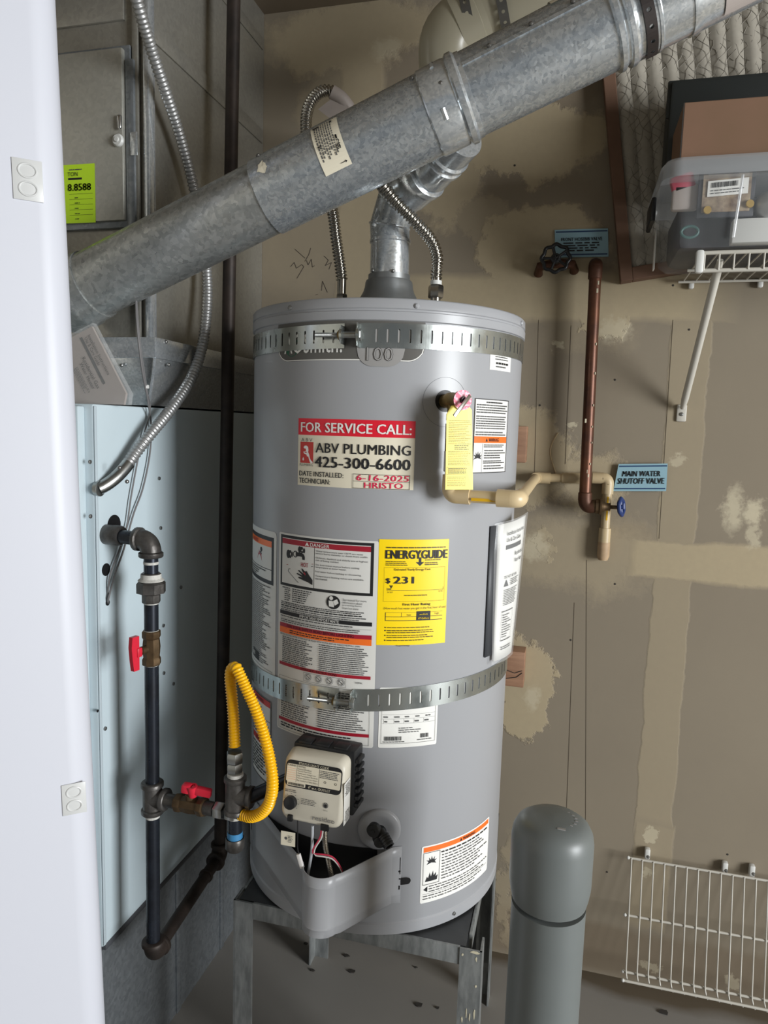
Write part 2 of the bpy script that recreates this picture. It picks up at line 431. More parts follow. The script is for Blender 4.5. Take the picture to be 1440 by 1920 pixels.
# ================================================================== THE SETTING
def wall_material():
    m = bpy.data.materials.new('patched_drywall'); m.use_nodes = True; MATS['patched_drywall'] = m
    nt = m.node_tree; N = nt.nodes; L = nt.links; b = N['Principled BSDF']; b.inputs['Roughness'].default_value = 0.85
    b.inputs['Specular IOR Level'].default_value = 0.2
    tc = N.new('ShaderNodeTexCoord')
    def noise(scale, detail=5, rough=0.6):
        n = N.new('ShaderNodeTexNoise'); n.inputs['Scale'].default_value = scale; n.inputs['Detail'].default_value = detail
        n.inputs['Roughness'].default_value = rough; L.new(tc.outputs['Object'], n.inputs['Vector']); return n
    def vmath(op, a, bb):
        n = N.new('ShaderNodeVectorMath'); n.operation = op
        for i, x in enumerate((a, bb)):
            if x is None: continue
            if isinstance(x, (tuple, Vector)): n.inputs[i].default_value = x
            else: L.new(x, n.inputs[i])
        return n
    def mth(op, a, bb):
        n = N.new('ShaderNodeMath'); n.operation = op
        for i, x in enumerate((a, bb)):
            if isinstance(x, (int, float)): n.inputs[i].default_value = x
            else: L.new(x, n.inputs[i])
        return n.outputs[0]
    n1 = noise(9, 6, 0.65)
    d1 = vmath('SUBTRACT', n1.outputs['Color'], (0.5, 0.5, 0.5)); d2 = vmath('MULTIPLY', d1.outputs[0], (0.16, 0, 0.16))
    n1b = noise(38, 5, 0.7); db = vmath('MULTIPLY', vmath('SUBTRACT', n1b.outputs['Color'], (0.5, 0.5, 0.5)).outputs[0], (0.06, 0, 0.06))
    rough_pos = vmath('ADD', vmath('ADD', tc.outputs['Object'], d2.outputs[0]).outputs[0], db.outputs[0]).outputs[0]
    d3 = vmath('MULTIPLY', d1.outputs[0], (0.03, 0, 0.03)); fine_pos = vmath('ADD', tc.outputs['Object'], d3.outputs[0]).outputs[0]
    frag_pos = vmath('ADD', fine_pos, db.outputs[0]).outputs[0]
    def mask(blobs):
        acc = None
        for (x0, y0, x1, y1, soft, amt, kind) in blobs:
            a = at(x0, y0, YW); c = at(x1, y1, YW); cx, cz = (a.x + c.x) / 2, (a.z + c.z) / 2
            rx, rz = abs(a.x - c.x) / 2, abs(a.z - c.z) / 2
            s = vmath('SUBTRACT', rough_pos if kind == 'b' else (frag_pos if kind == 'f' else fine_pos), (cx, 0, cz))
            q = vmath('MULTIPLY', s.outputs[0], (1 / rx, 0, 1 / rz))
            if kind in 'bf': ln = vmath('LENGTH', q.outputs[0], None).outputs['Value']
            else:
                ab = vmath('ABSOLUTE', q.outputs[0], None); sp = N.new('ShaderNodeSeparateXYZ'); L.new(ab.outputs[0], sp.inputs[0])
                ln = mth('MAXIMUM', sp.outputs[0], sp.outputs[2])
            mr = N.new('ShaderNodeMapRange'); mr.inputs['From Min'].default_value = 1 + soft * .6; mr.inputs['From Max'].default_value = 1 - soft * .6
            mr.inputs['To Max'].default_value = amt; L.new(ln, mr.inputs['Value'])
            acc = mr.outputs[0] if acc is None else mth('MAXIMUM', acc, mr.outputs[0])
        return acc
    mud = [  # smears of joint compound: box in the photo, softness, strength, blob or tape strip
        (500, 20, 830, 115, .25, .75, 'b'), (640, 60, 705, 620, .25, .7, 't'), (560, 140, 680, 260, .3, .35, 'b'),
        (850, 205, 1150, 325, .12, .85, 'b'), (760, 250, 900, 420, .2, .7, 'b'), (900, 380, 1140, 560, .1, .9, 'b'),
        (760, 520, 1330, 600, .3, .9, 't'), (1080, 560, 1170, 645, .12, .95, 'b'), (1150, 480, 1290, 590, .3, .6, 'b'),
        (1264, 560, 1258, 1560, .08, .42, 't'), (1180, 1010, 1480, 1105, .2, .9, 't'), (950, 960, 1240, 1120, .5, .5, 'b'),
        (930, 760, 1070, 950, .15, .85, 'b'), (1040, 850, 1170, 960, .3, .8, 'b'), (930, 1195, 1030, 1400, .08, 1.0, 'b'),
        (1010, 980, 1040, 1050, .3, .8, 'b'), (1192, 1540, 1247, 1745, .12, .42, 't'), (940, 1560, 960, 1780, .4, .5, 'b'),
        (1020, 560, 1180, 660, .5, .3, 'b'), (480, 300, 640, 560, .5, .25, 'b'), (860, 380, 960, 460, .2, .35, 'b')]
    pale = [(1362, 915, 1388, 995, .6, .8, 'f'), (1398, 930, 1430, 985, .5, .9, 'f'), (1402, 980, 1420, 1030, .6, .7, 'f'), (1203, 1552, 1230, 1585, .1, .7, 'f'), (985, 1000, 1025, 1050, .5, .7, 'f'), (1258, 850, 1284, 875, .3, .6, 'f'),
            (1035, 640, 1055, 655, .4, .8, 'f'), (700, 75, 750, 110, .6, .5, 'f'), (1125, 600, 1180, 640, .4, .6, 'f'), (1065, 790, 1080, 802, .3, .8, 'f'), (1205, 1630, 1225, 1650, .3, .6, 'f'), (985, 1290, 1010, 1330, .6, .7, 'f'), (1200, 1800, 1235, 1825, .3, .6, 'f'), (1360, 1830, 1390, 1860, .3, .6, 'f')]
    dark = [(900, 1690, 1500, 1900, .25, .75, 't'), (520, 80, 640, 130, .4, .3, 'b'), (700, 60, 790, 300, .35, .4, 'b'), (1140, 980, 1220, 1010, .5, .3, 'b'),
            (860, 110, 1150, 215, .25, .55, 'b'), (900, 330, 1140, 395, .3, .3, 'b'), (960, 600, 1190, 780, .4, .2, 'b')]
    base = N.new('ShaderNodeMix'); base.data_type = 'RGBA'; base.inputs[6].default_value = lin((140, 130, 113)); base.inputs[7].default_value = lin((126, 116, 101))
    L.new(noise(2.2, 5).outputs['Fac'], base.inputs[0]); col = base.outputs[2]
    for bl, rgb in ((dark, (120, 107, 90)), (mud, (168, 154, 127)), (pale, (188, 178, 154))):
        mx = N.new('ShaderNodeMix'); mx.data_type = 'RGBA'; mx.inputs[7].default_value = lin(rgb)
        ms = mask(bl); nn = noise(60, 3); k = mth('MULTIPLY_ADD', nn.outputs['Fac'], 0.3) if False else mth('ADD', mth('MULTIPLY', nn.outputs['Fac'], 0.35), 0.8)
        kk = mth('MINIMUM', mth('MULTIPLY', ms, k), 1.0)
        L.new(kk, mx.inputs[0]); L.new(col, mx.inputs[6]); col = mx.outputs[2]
        if bl is mud:
            bp = N.new('ShaderNodeBump'); bp.inputs['Strength'].default_value = 0.5; bp.inputs['Distance'].default_value = 0.003
            L.new(ms, bp.inputs['Height']); nrm = bp
    n4 = noise(45, 4); b2 = N.new('ShaderNodeBump'); b2.inputs['Strength'].default_value = 0.12; b2.inputs['Distance'].default_value = 0.002
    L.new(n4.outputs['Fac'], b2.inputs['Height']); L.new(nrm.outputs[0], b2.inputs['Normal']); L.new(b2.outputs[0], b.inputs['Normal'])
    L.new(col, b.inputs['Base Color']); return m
wall_material()

def floor_material():
    m = bpy.data.materials.new('concrete'); m.use_nodes = True; MATS['concrete'] = m
    nt = m.node_tree; N = nt.nodes; L = nt.links; b = N['Principled BSDF']; b.inputs['Roughness'].default_value = 0.6
    tc = N.new('ShaderNodeTexCoord'); n = N.new('ShaderNodeTexNoise'); n.inputs['Scale'].default_value = 3; n.inputs['Detail'].default_value = 8
    L.new(tc.outputs['Object'], n.inputs['Vector'])
    mx = N.new('ShaderNodeMix'); mx.data_type = 'RGBA'; mx.inputs[6].default_value = lin((138, 134, 128)); mx.inputs[7].default_value = lin((122, 119, 114))
    L.new(n.outputs['Fac'], mx.inputs[0])
    # a dirt band along the foot of the back wall
    sp = N.new('ShaderNodeSeparateXYZ'); L.new(tc.outputs['Object'], sp.inputs[0])
    ad = N.new('ShaderNodeMath'); ad.operation = 'MULTIPLY_ADD'; ad.inputs[1].default_value = 0.12; L.new(n.outputs['Fac'], ad.inputs[0]); L.new(sp.outputs[1], ad.inputs[2])
    mr = N.new('ShaderNodeMapRange'); mr.inputs['From Min'].default_value = 1.885; mr.inputs['From Max'].default_value = 1.925; L.new(ad.outputs[0], mr.inputs['Value'])
    m2 = N.new('ShaderNodeMix'); m2.data_type = 'RGBA'; m2.inputs[7].default_value = lin((92, 82, 68)); L.new(mr.outputs[0], m2.inputs[0]); L.new(mx.outputs[2], m2.inputs[6])
    L.new(m2.outputs[2], b.inputs['Base Color'])
    bp = N.new('ShaderNodeBump'); bp.inputs['Strength'].default_value = 0.1; L.new(n.outputs['Fac'], bp.inputs['Height']); L.new(bp.outputs[0], b.inputs['Normal'])
floor_material()

ZC = 2.575
def struct(name, m, *boxes):
    b = MB()
    for a, c in boxes: b.box2(a, c)
    return meta(b.build(name, m, smooth=False), kind='structure')
struct('floor', 'concrete', ((-1.7, -3.6, -0.12), (4.7, 2.02, 0)))
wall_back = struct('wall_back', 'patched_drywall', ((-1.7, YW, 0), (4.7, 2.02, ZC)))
struct('wall_left', 'wall_right_paint', ((-1.72, -3.6, 0), (-1.6, YW, ZC)))
struct('wall_right', 'wall_right_paint', ((4.6, -3.6, 0), (4.72, -1.8, ZC)), ((4.6, 0.25, 0), (4.72, YW, ZC)), ((4.6, -1.8, 2.5), (4.72, 0.25, ZC)), ((4.6, -1.8, 0), (4.72, 0.25, 0.45)))
struct('ceiling', 'ceiling_paint', ((-1.72, -3.6, ZC), (4.72, 2.02, ZC + 0.1)))
# hairline joints and pencil marks on the drywall
wl = MB()
for (x0, y0, x1, y1, w) in ((1010, 600, 1002, 900, .0010), (1071, 610, 1060, 870, .0012), (1077, 1130, 1061, 1560, .0012), (1262, 600, 1236, 1010, .0008), (1100, 1050, 1098, 1560, .0011)):
    a = at(x0, y0, YW - .0004); c = at(x1, y1, YW - .0004); wl.box((a + c) / 2, (w, .0006, (a - c).length), ax=((RIGHT * 0 + Vector((1, 0, 0))), Vector((0, 1, 0)), (a - c).normalized()))
wl.build('drywall_joint', 'joint_line', wall_back, smooth=False)
pm = MB()
for st in ([(545, 500), (552, 492), (556, 503), (566, 496), (570, 500), (557, 522)], [(553, 467), (572, 484)], [(583, 465), (579, 478), (572, 490)], [(575, 488), (578, 497), (584, 486), (586, 501), (590, 498)],
           [(608, 480), (616, 488), (610, 498), (622, 492), (617, 505)], [(603, 545), (605, 527), (614, 548)], [(592, 553), (596, 552)]):
    for p, q in zip(st, st[1:]):
        a = at(*p, YW - .0005); c = at(*q, YW - .0005); pm.tube([a, c], .0006, 5)
pm.build('pencil_mark', 'pencil', wall_back, smooth=False)
b = MB(); smooth_tube(b, [at(1046, 812, YW - .001), at(1036, 830, YW - .001), at(1032, 848, YW - .001), at(1036, 868, YW - .001), at(1044, 893, YW - .001)], .0016, seg=6); b.build('plaster_ridge', 'cpvc_wall', wall_back)
for px, py in ((965, 310), (1012, 760), (1153, 712), (1262, 535), (1070, 1200), (1138, 1635), (1364, 1602), (1292, 618), (728, 480), (1153, 1095)):
    c = at(px, py, YW); MB().lathe(c, (0, -1, 0), [(0, .0028), (.0008, .0024), (.0008, 0)], 8, cap=False).build('nail_head', 'debris', wall_back)
# flecks of dried compound and debris by the wall foot
fl = MB()
for (px, py, r) in ((573, 1770, .009), (612, 1790, .006), (660, 1822, .013), (650, 1793, .009), (786, 1885, .012), (820, 1891, .007), (1245, 1899, .014), (585, 1820, .008), (780, 1815, .005)):
    c = atz(px, py, 0); n = 7; f = [c + Vector((math.cos(6.283 * k / n) * r * random.uniform(.6, 1.2), math.sin(6.283 * k / n) * r * .6 * random.uniform(.6, 1.2), .0012)) for k in range(n)]
    meta_o = MB().prism(f, (0, 0, .002)); fl.add(meta_o.v, meta_o.f)
meta(fl.build('floor_debris', 'debris', smooth=False), 'small dark crumbs of dirt scattered on the concrete under the stand', 'dirt', kind='stuff')

# ================================================================== LARGE THINGS
# ---- bollard
bc = at(1032, 1600, 1.05); bx = (at(958, 1600, 1.05).x + at(1112, 1600, 1.05).x) / 2
bz = at(1032, 1553, 1.05).z
t = thing('bollard', (bx, 1.05, 0), 'grey plastic bollard post with domed cap in front of wall rack', 'bollard')
MB().lathe((bx, 1.05, 0), (0, 0, 1), [(0, .0560), (bz - .12, .0560)], 48).build('post', 'bollard_grey', t)
cr = .0615; zt = bz + .02
MB().lathe((bx, 1.05, 0), (0, 0, 1), [(zt - .132, .0562), (zt - .128, .0570), (zt - .120, .0590), (zt - .108, .0608), (zt - .098, cr), (zt - .035, cr), (zt - .022, cr * .965), (zt - .011, cr * .87), (zt - .004, cr * .7), (zt, cr * .42), (zt + .001, .0)], 56, cap=False).build('cap', 'bollard_grey', t, sharp=60)
mk = MB()
for i in range(9):
    a = math.radians(-40 + i * 18); mk.box((bx + .034 * math.cos(a), 1.05 + .026 * math.sin(a), zt - .0012), (.004, .002, .0014))
mk.box((bx + .012, 1.020, zt - .0014), (.012, .004, .0016)); mk.box((bx - .006, 1.072, zt - .0008), (.006, .005, .0012))
meta(mk.build('moulded_mark', 'tab_grey', t), kind='stuff')

# ---- tall white panel at the left edge, turned toward the room
yc = 0.95
pa = at(107, 0, yc); pb = at(200, 1920, yc); dx = (pb.x - pa.x) / (pb.z - pa.z)
xe = lambda z: pa.x + dx * (z - pa.z)
pN = Vector((.66, -.75, 0)).normalized(); pE = Vector((-.75, -.66, 0)).normalized()      # facing, and along the panel away from its free edge
pX = -pE; pZ = Vector((dx, 0, 1)).normalized()
t = thing('door_panel', (xe(0) - .2, yc - .15, 0), 'tall smooth white door panel with rounded edge at the far left', 'door')
rings = []; R = .040
for z in (0, 2.35):
    e = Vector((xe(z), yc, z)); c0 = e + pE * R - pN * R; poly = []
    for k in range(13):
        a = math.pi / 2 - k / 12 * math.pi; poly.append(c0 + pN * (R * math.sin(a)) - pE * (R * math.cos(a)))
    poly += [c0 + pE * .6 - pN * R, c0 + pE * .6 + pN * R]; rings.append(poly)
b = MB(); b.rings(rings); b.build('body', 'cabinet_white', t, sharp=50)
def on_panel(px, py):
    r = ray(px, py); o = Vector((xe(CZ), yc, CZ)) + pE * R
    nn = pX.cross(pZ).normalized(); q = CAM + r * ((o - CAM).dot(nn) / r.dot(nn)); return q
for (px, py, w, h) in ((52, 338, .040, .058), (139, 1497, .036, .052)):
    c = on_panel(px, py); nn = pX.cross(pZ).normalized(); nn = nn if nn.dot(pN) > 0 else -nn
    pd = MB().box(c + nn * .001, (w, .002, h), ax=(pX, -nn, pZ), bevel=.0008).build('bumper_pad', 'clear_pad', t)
    for s in (-1, 1):
        cc = c + pZ * (s * h * .22) + nn * .002
        MB().tube([cc + pX * (w * .30 * math.cos(k * math.pi / 12)) + pZ * (h * .17 * math.sin(k * math.pi / 12)) for k in range(26)], .0016, 8, cap=False).build('bumper_ring', 'clear_pad', pd)

# ---- sheet-metal supply duct above the furnace
DY = 1.345
t = thing('supply_duct', (XF - .3, DY + .27, CZ + .19), 'galvanised sheet-metal supply duct above the blue-grey furnace', 'duct')
ztr = CZ + .165
b = MB(); b.box2((XF - .62, DY, ztr), (XF, YW - .001, ZC)); b.build('duct_body', 'galv_duct', t, smooth=False)
zs = CZ + .796
for nm, a, c in (('seam', (XF, DY + .02, zs - .035), (XF + .004, YW - .01, zs)), ('seam', (XF - .62, DY - .006, zs), (XF - .05, DY, zs + .06))):
    MB().box2(a, c, bevel=.0012).build(nm, 'galv_duct', t)
for zz in (CZ + .52,):
    pass
s2a = atx(300, 40, XF + .002); 
MB().box2((XF, DY + .03, CZ + 1.0), (XF + .003, YW - .01, CZ + 1.03), bevel=.001).build('seam', 'galv_duct', t)
MB().box2((XF - .004, DY - .012, ztr), (XF + .010, DY + .012, ZC), bevel=.003).build('corner_flange', 'galv_bright', t)
MB().box2((XF - .030, DY - .010, ztr), (XF - .016, DY, ZC), bevel=.003).build('corner_flange', 'galv_duct', t)
d0 = at(100, 105, DY); d1 = at(240, 98, DY); d2 = at(243, 418, DY)
dz1, dz0 = d1.z, d2.z
MB().box2((XF - .45, DY - .012, dz0 - .012), (d1.x + .012, DY, dz1 + .008), bevel=.002).build('door_frame', 'galv_base', t)
dr = MB().box2((XF - .44, DY - .022, dz0), (d1.x, DY - .004, dz1), bevel=.003).build('access_door', 'galv_door', t)
MB().box2((d1.x + .003, DY - .016, dz0 - .01), (d1.x + .022, DY - .002, dz1 - .02), bevel=.003).build('hinge_strip', 'galv_base', t)
kc = at(223, 264, DY - .022)
MB().lathe(kc, (0, -1, 0), [(0, .012), (.004, .0125), (.007, .010), (.007, .005), (.010, .0045), (.010, .0)], 20, cap=False).build('latch_washer', 'white_plastic', dr)
lc = at(252, 270, DY - .016)
MB().box((lc.x, DY - .018, lc.z), (.016, .002, .045), bevel=.0008).build('latch_keeper', 'galv_bright', t)
lh = MB().box((kc.x + .004, DY - .026, kc.z + .034), (.010, .006, .028), bevel=.004, seg=3).build('latch_slot', 'chrome', dr)
# lime service sticker on the door
s0 = at(112, 312, DY - .022); fn = plane_fn((s0.x - .03, DY - .0225, s0.z + .002), (1, 0, -.01), (0, 0, -1), .0001, (0, -1, 0))
Wp = (at(178, 312, DY - .022).x - (s0.x - .03)) / .0001; Hp = (s0.z - at(180, 418, DY - .022).z) / .0001
sk = sheet('service_sticker', fn, Wp, Hp, 'sticker_green', t, 400)
cv = Canvas(fn, 400)
cv.text('lettering', 'ink', '8.8588', Wp - 640, Wp - 90, Hp * .33, Hp * .45, .02); cv.text('lettering', 'ink', 'TON', Wp - 640, Wp - 400, Hp * .13, Hp * .2)
cv.rect('print_line', 'ink', Wp - 640, Hp * .225, Wp - 310, Hp * .26)
for k in range(5): cv.rect('print_line', 'ink', Wp - 620, Hp * (.5 + .09 * k), Wp - 60, Hp * (.505 + .09 * k)); cv.words('print_line', 'ink', Wp - 480, Wp - 360, Hp * (.52 + .09 * k) + 40, Hp * (.52 + .09 * k) + 75, 1, seed=k)
cv.words('print_line', 'ink_soft', Wp - 600, Wp - 250, Hp * .07, Hp * .11, 1, seed=9); cv.build(sk)

# ---- transition between duct and furnace
t = thing('duct_transition', (XF - .3, DY + .27, CZ + .03), 'bright flared galvanised duct collar sitting on the furnace top', 'duct')
zf0, zf1, zb = CZ + .128, CZ + .170, CZ + .032
b = MB(); rings = []
for z, g, gy in ((zb, -.005, .0), (zf0, .028, .028)):
    rings.append([Vector((XF - .6, DY - gy, z)), Vector((XF + g, DY - gy, z)), Vector((XF + g, YW - .002, z)), Vector((XF - .6, YW - .002, z))])
b.rings(rings); b.build('hopper', 'galv_bright', t, smooth=False)
MB().box2((XF - .6, DY - .033, zf0), (XF + .033, YW - .002, zf1), bevel=.002).build('flange', 'galv_bright', t)
MB().tube([(XF - .004, DY - .002, zb), (XF + .020, DY - .022, zf0 - .03), (XF + .030, DY - .032, zf0)], .004, 8).build('corner_seam', 'galv_bright', t)
for (px, py) in ((311, 641), (316, 684), (228, 685)):
    c = atx(px, py, XF + .034) if px > 300 else at(px, py, DY - .03); MB().ball(c, .004, 10).build('screw', 'screw', t)

# ---- furnace cabinet
FYn = 1.155; zft, zfb = CZ + .028, CZ - 1.074
t = thing('furnace', (XF - .27, 1.52, zfb), 'pale blue-grey furnace cabinet beside the water heater', 'furnace')
b = MB(); b.box2((XF - .55, FYn, zfb), (XF, YW - .002, zft), bevel=.004); fb = b.build('side_panel', 'furnace_paint', t)
MB().box2((XF - .55, FYn - .022, zfb + .01), (XF - .016, FYn, zft - .004), bevel=.005).build('front_panel', 'furnace_paint', t)
MB().box2((XF, FYn + .001, zfb + .004), (XF + .003, FYn + .008, zft - .004), bevel=.0012).build('edge_fold', 'furnace_edge', t)
for (px, py) in ((168, 866), (301, 990), (306, 1173), (307, 1262), (325, 1282), (339, 1101), (169, 968), (197, 1366), (298, 897)):
    c = atx(px, py, XF + .0008); MB().lathe(c, (1, 0, 0), [(0, .0042), (.002, .004), (.003, .002), (.003, 0)], 10, cap=False).build('screw', 'screw', t)
for (px, py, r) in ((214, 985, .021), (199, 1068, .0125), (202, 1130, .006), (183, 1333, .003)):
    c = atx(px, py, XF + .0008); MB().lathe(c, (1, 0, 0), [(0, r), (.0004, r)], 28).build('knockout_hole', 'black', t)
# ---- return-air base box under the furnace
t = thing('return_air_box', (XF - .27, 1.52, 0), 'dull galvanised return-air box supporting the furnace', 'duct')
MB().box2((XF - .55, FYn + .02, 0), (XF - .012, YW - .002, zfb - .012)).build('box_body', 'galv_base', t, smooth=False)
MB().box2((XF - .55, FYn + .012, zfb - .016), (XF - .002, YW - .002, zfb), bevel=.002).build('top_rim', 'heater_dark', t)
MB().box2((XF - .035, FYn + .006, 0), (XF - .010, FYn + .020, zfb - .016), bevel=.002).build('corner_flange', 'galv_base', t)
for yy in (1.45, 1.68): MB().box2((XF - .012, yy, 0), (XF - .008, yy + .02, zfb - .016), bevel=.001).build('seam', 'galv_base', t)

# ---- steel stand under the water heater
ZS = CZ - .972
sx0, sx1, sy0, sy1 = -.615, -.105, 1.238, 1.74
t = thing('heater_stand', ((sx0 + sx1) / 2, (sy0 + sy1) / 2, 0), 'grey angle-iron stand carrying the water heater', 'stand')
w, th = .042, .004
def angle_leg(x, y, sx, sy):
    b = MB(); b.box2((x, y, 0), (x + sx * w, y + sy * th, ZS)); b.box2((x, y, 0), (x + sx * th, y + sy * w, ZS)); return b.build('leg', 'stand_steel', t, smooth=False)
angle_leg(sx0, sy0, 1, 1); angle_leg(sx1, sy0, -1, 1); angle_leg(sx0, sy1, 1, -1); sxr_ = at(927, 1700, sy1).x; angle_leg(sxr_, sy1, -1, -1)
rh = .036
for a, c in (((sx0 + w, sy0 + .002, ZS - rh), (sx1 - w, sy0 + .008, ZS)), ((sx0 + w, sy1 - .008, ZS - rh), (sxr_ - w, sy1 - .002, ZS)), ((sx0 + .002, sy0 + w, ZS - rh), (sx0 + .008, sy1 - w, ZS)), ((sx1 - .030, sy0 + w, ZS - rh), (sx1 - .024, sy1 - w, ZS))):
    MB().box2(a, c, bevel=.001).build('rail', 'stand_steel', t)
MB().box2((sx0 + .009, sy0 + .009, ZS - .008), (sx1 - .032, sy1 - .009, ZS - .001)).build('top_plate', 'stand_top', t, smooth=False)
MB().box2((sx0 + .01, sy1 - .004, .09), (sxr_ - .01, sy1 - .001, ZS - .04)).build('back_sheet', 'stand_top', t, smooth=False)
ch = MB()
for (px, py, h) in ((874, 1900, .030), (880, 1908, .020), (866, 1912, .012), (889, 1905, .026), (893, 1800, .010), (892, 1850, .006), (867, 1790, .006)):
    c = at(px, py, sy0 - .0006); n = 7; ch.prism([c + Vector((.0016 * random.uniform(.5, 1.4) * math.cos(6.283 * k / n), 0, h / 2 * random.uniform(.6, 1.1) * math.sin(6.283 * k / n))) for k in range(n)], (0, .0008, 0))
c = Vector((sx1 - .012, sy0 - .0006, ZS - .003)); ch.prism([c + Vector((.011 * random.uniform(.6, 1.1) * math.cos(.7 * k), 0, .0032 * random.uniform(.5, 1.1) * math.sin(.7 * k))) for k in range(9)], (0, .0008, 0))
meta(ch.build('paint_chip', 'chipped', t, smooth=False), kind='stuff')

# ================================================================== WATER HEATER
zt, zb_ = CZ + .223, CZ - .968
WH = thing('water_heater', (HX, HY, zb_), 'large grey cylindrical gas water heater covered in labels on a steel stand', 'water heater')
SEG = 160
MB().lathe((HX, HY, zb_), (0, 0, 1), [(.022, HR - .002), (.026, HR), (1.160, HR)], SEG).build('jacket', 'heater_grey', WH)
MB().lathe((HX, HY, zb_), (0, 0, 1), [(0, HR - .006), (0, HR + .001), (.021, HR + .0015), (.024, HR - .001)], SEG).build('base_ring', 'heater_grey', WH)
h = zt - zb_
MB().lathe((HX, HY, zb_), (0, 0, 1), [(h - .040, HR - .001), (h - .038, HR + .0035), (h - .024, HR + .004), (h - .0225, HR + .0015), (h - .0195, HR + .0015), (h - .018, HR + .0035), (h - .004, HR + .003), (h - .001, HR + .0005), (h, HR - .003), (h - .001, HR - .02), (h - .004, .0)], SEG, cap=False).build('top_cap', 'heater_grey', WH, sharp=50)
for (px, py) in ((518, 578), (782, 574), (977, 613)):
    pass
for th in (-25, 24, 80):
    c = cyl(th, zt - .013, HR + .004); MB().lathe(c, c - Vector((HX, HY, c.z)), [(-.002, .0048), (.001, .0046), (.003, .0026), (.0032, 0)], 12, cap=False).build('screw', 'heater_grey' if th > 0 else 'screw', WH)
c = cyl(50, zb_ + .012, HR + .002); MB().lathe(c, c - Vector((HX, HY, c.z)), [(-.001, .004), (.002, .0035), (.0025, 0)], 10, cap=False).build('screw', 'screw', WH)
# draft hood
MB().lathe((HX - .003, HY, zt - .006), (0, 0, 1), [(0, .086), (.020, .079), (.040, .068), (.054, .0595), (.064, .054), (.074, .0510), (.084, .0498), (.088, .0480), (.089, .044), (.100, .044)], 48).build('draft_hood', 'hood_metal', WH, sharp=25)

# ---- badge under the upper strap
u = .0001
Wb = math.radians(61) * HR / u
fn = cyl_fn(-33, CZ + .205, u)
bd = sheet('badge', fn, Wb, 900, 'badge_grey', WH, 80, lift=.0003, round_=320)
cv = Canvas(fn, 40)
n_ = 60
def rim_pts(off):
    out = []
    for i in range(n_ + 1):
        x = off + (Wb - 2 * off) * i / n_; q = max(0, 320 - x, x - (Wb - 320)); r_ = 320 - off
        e = r_ - math.sqrt(max(0, r_ ** 2 - min(q, r_) ** 2)); out.append((x, 900 - off - e))
    return out
o_, i_ = rim_pts(5), rim_pts(22)
cv._put('badge_rim', 'white_print', o_ + i_, [(k, k + 1, n_ + 2 + k, n_ + 1 + k) for k in range(n_)])
cv.disc('logo_disc', 'green_print', 420, 640, 175)
cv.text('logo_lettering', 'white_print', 'AOSmith.', 230, 1500, 420, 765, .01)
cv.build(bd)
tf = cyl_fn(3.2, CZ + .175, u)
tb = sheet('model_tab', tf, 840, 700, 'tab_grey', WH, 40, lift=.0012, round_=300)
cv = Canvas(tf, 60); cv.step = 60
vs_before = cv.order; 
def lifted(f, d): return lambda a, bb, l: f(a, bb, l + d)
cv.fn = lifted(tf, .0012)
cv.text('numerals', 'ink', '100', 175, 640, 365, 605); cv.fn = lifted(tf, .0014); cv.text('numerals', 'tab_grey', '100', 181, 634, 373, 597, -.016); cv.build(tb)

# ---- plumber's service sticker
W1 = math.radians(45.6) * HR; u1 = W1 / 1215
fn = cyl_fn(-20.4, CZ + .0125, u1)
s = sheet('service_sticker', fn, 1215, 122 / 1000 / u1, 'tape_cream', WH, 20)
cv = Canvas(fn, 20); K = (122 / 1000 / u1) / 700
cv.rect('header_band', 'red_print', 0, 0, 1215, 172 * K)
cv.text('header_lettering', 'white_print', 'FOR SERVICE CALL:', 40, 1175, 40 * K, 140 * K, .03)
cv.rect('logo', 'brick_red_print', 30, 245 * K, 190, 465 * K)
cv.text('logo', 'ink_soft', 'A B V', 45, 178, 205 * K, 240 * K); cv.text('logo', 'ink_soft', 'PLUMBING', 28, 190, 470 * K, 496 * K)
wr = [(70, 300), (85, 285), (108, 283), (128, 298), (132, 330), (128, 350), (188, 462), (160, 465), (105, 375), (80, 368), (68, 350), (80, 345), (95, 345), (102, 330), (95, 312), (80, 315)]
cv.poly('logo', 'white_print', [(x, y * K) for x, y in wr]); cv.poly('logo', 'white_print', [(68, 402 * K), (78, 425 * K), (74, 440 * K), (62, 440 * K), (58, 425 * K)])
cv.text('company_lettering', 'ink', 'ABV PLUMBING', 220, 1175, 248 * K, 350 * K, .021)
cv.text('phone_number', 'ink', '425-300-6600', 215, 1175, 388 * K, 500 * K, .04)
cv.text('field_lettering', 'ink', 'DATE INSTALLED:', 25, 525, 548 * K, 600 * K, .02); cv.text('field_lettering', 'ink', 'TECHNICIAN:', 25, 385, 622 * K, 675 * K, .02)
cv.box('field_box', 'ink', 620, 550 * K, 1178, 697 * K, 4); cv.rect('field_box', 'ink', 620, 622 * K, 1178, 626 * K)
cv.text('handwriting', 'marker_red', '6-16-2025', 655, 1165, 556 * K, 616 * K, .02, .08); cv.text('handwriting', 'marker_red', 'HRISTO', 735, 1110, 632 * K, 690 * K, .02)
cv.build(s)

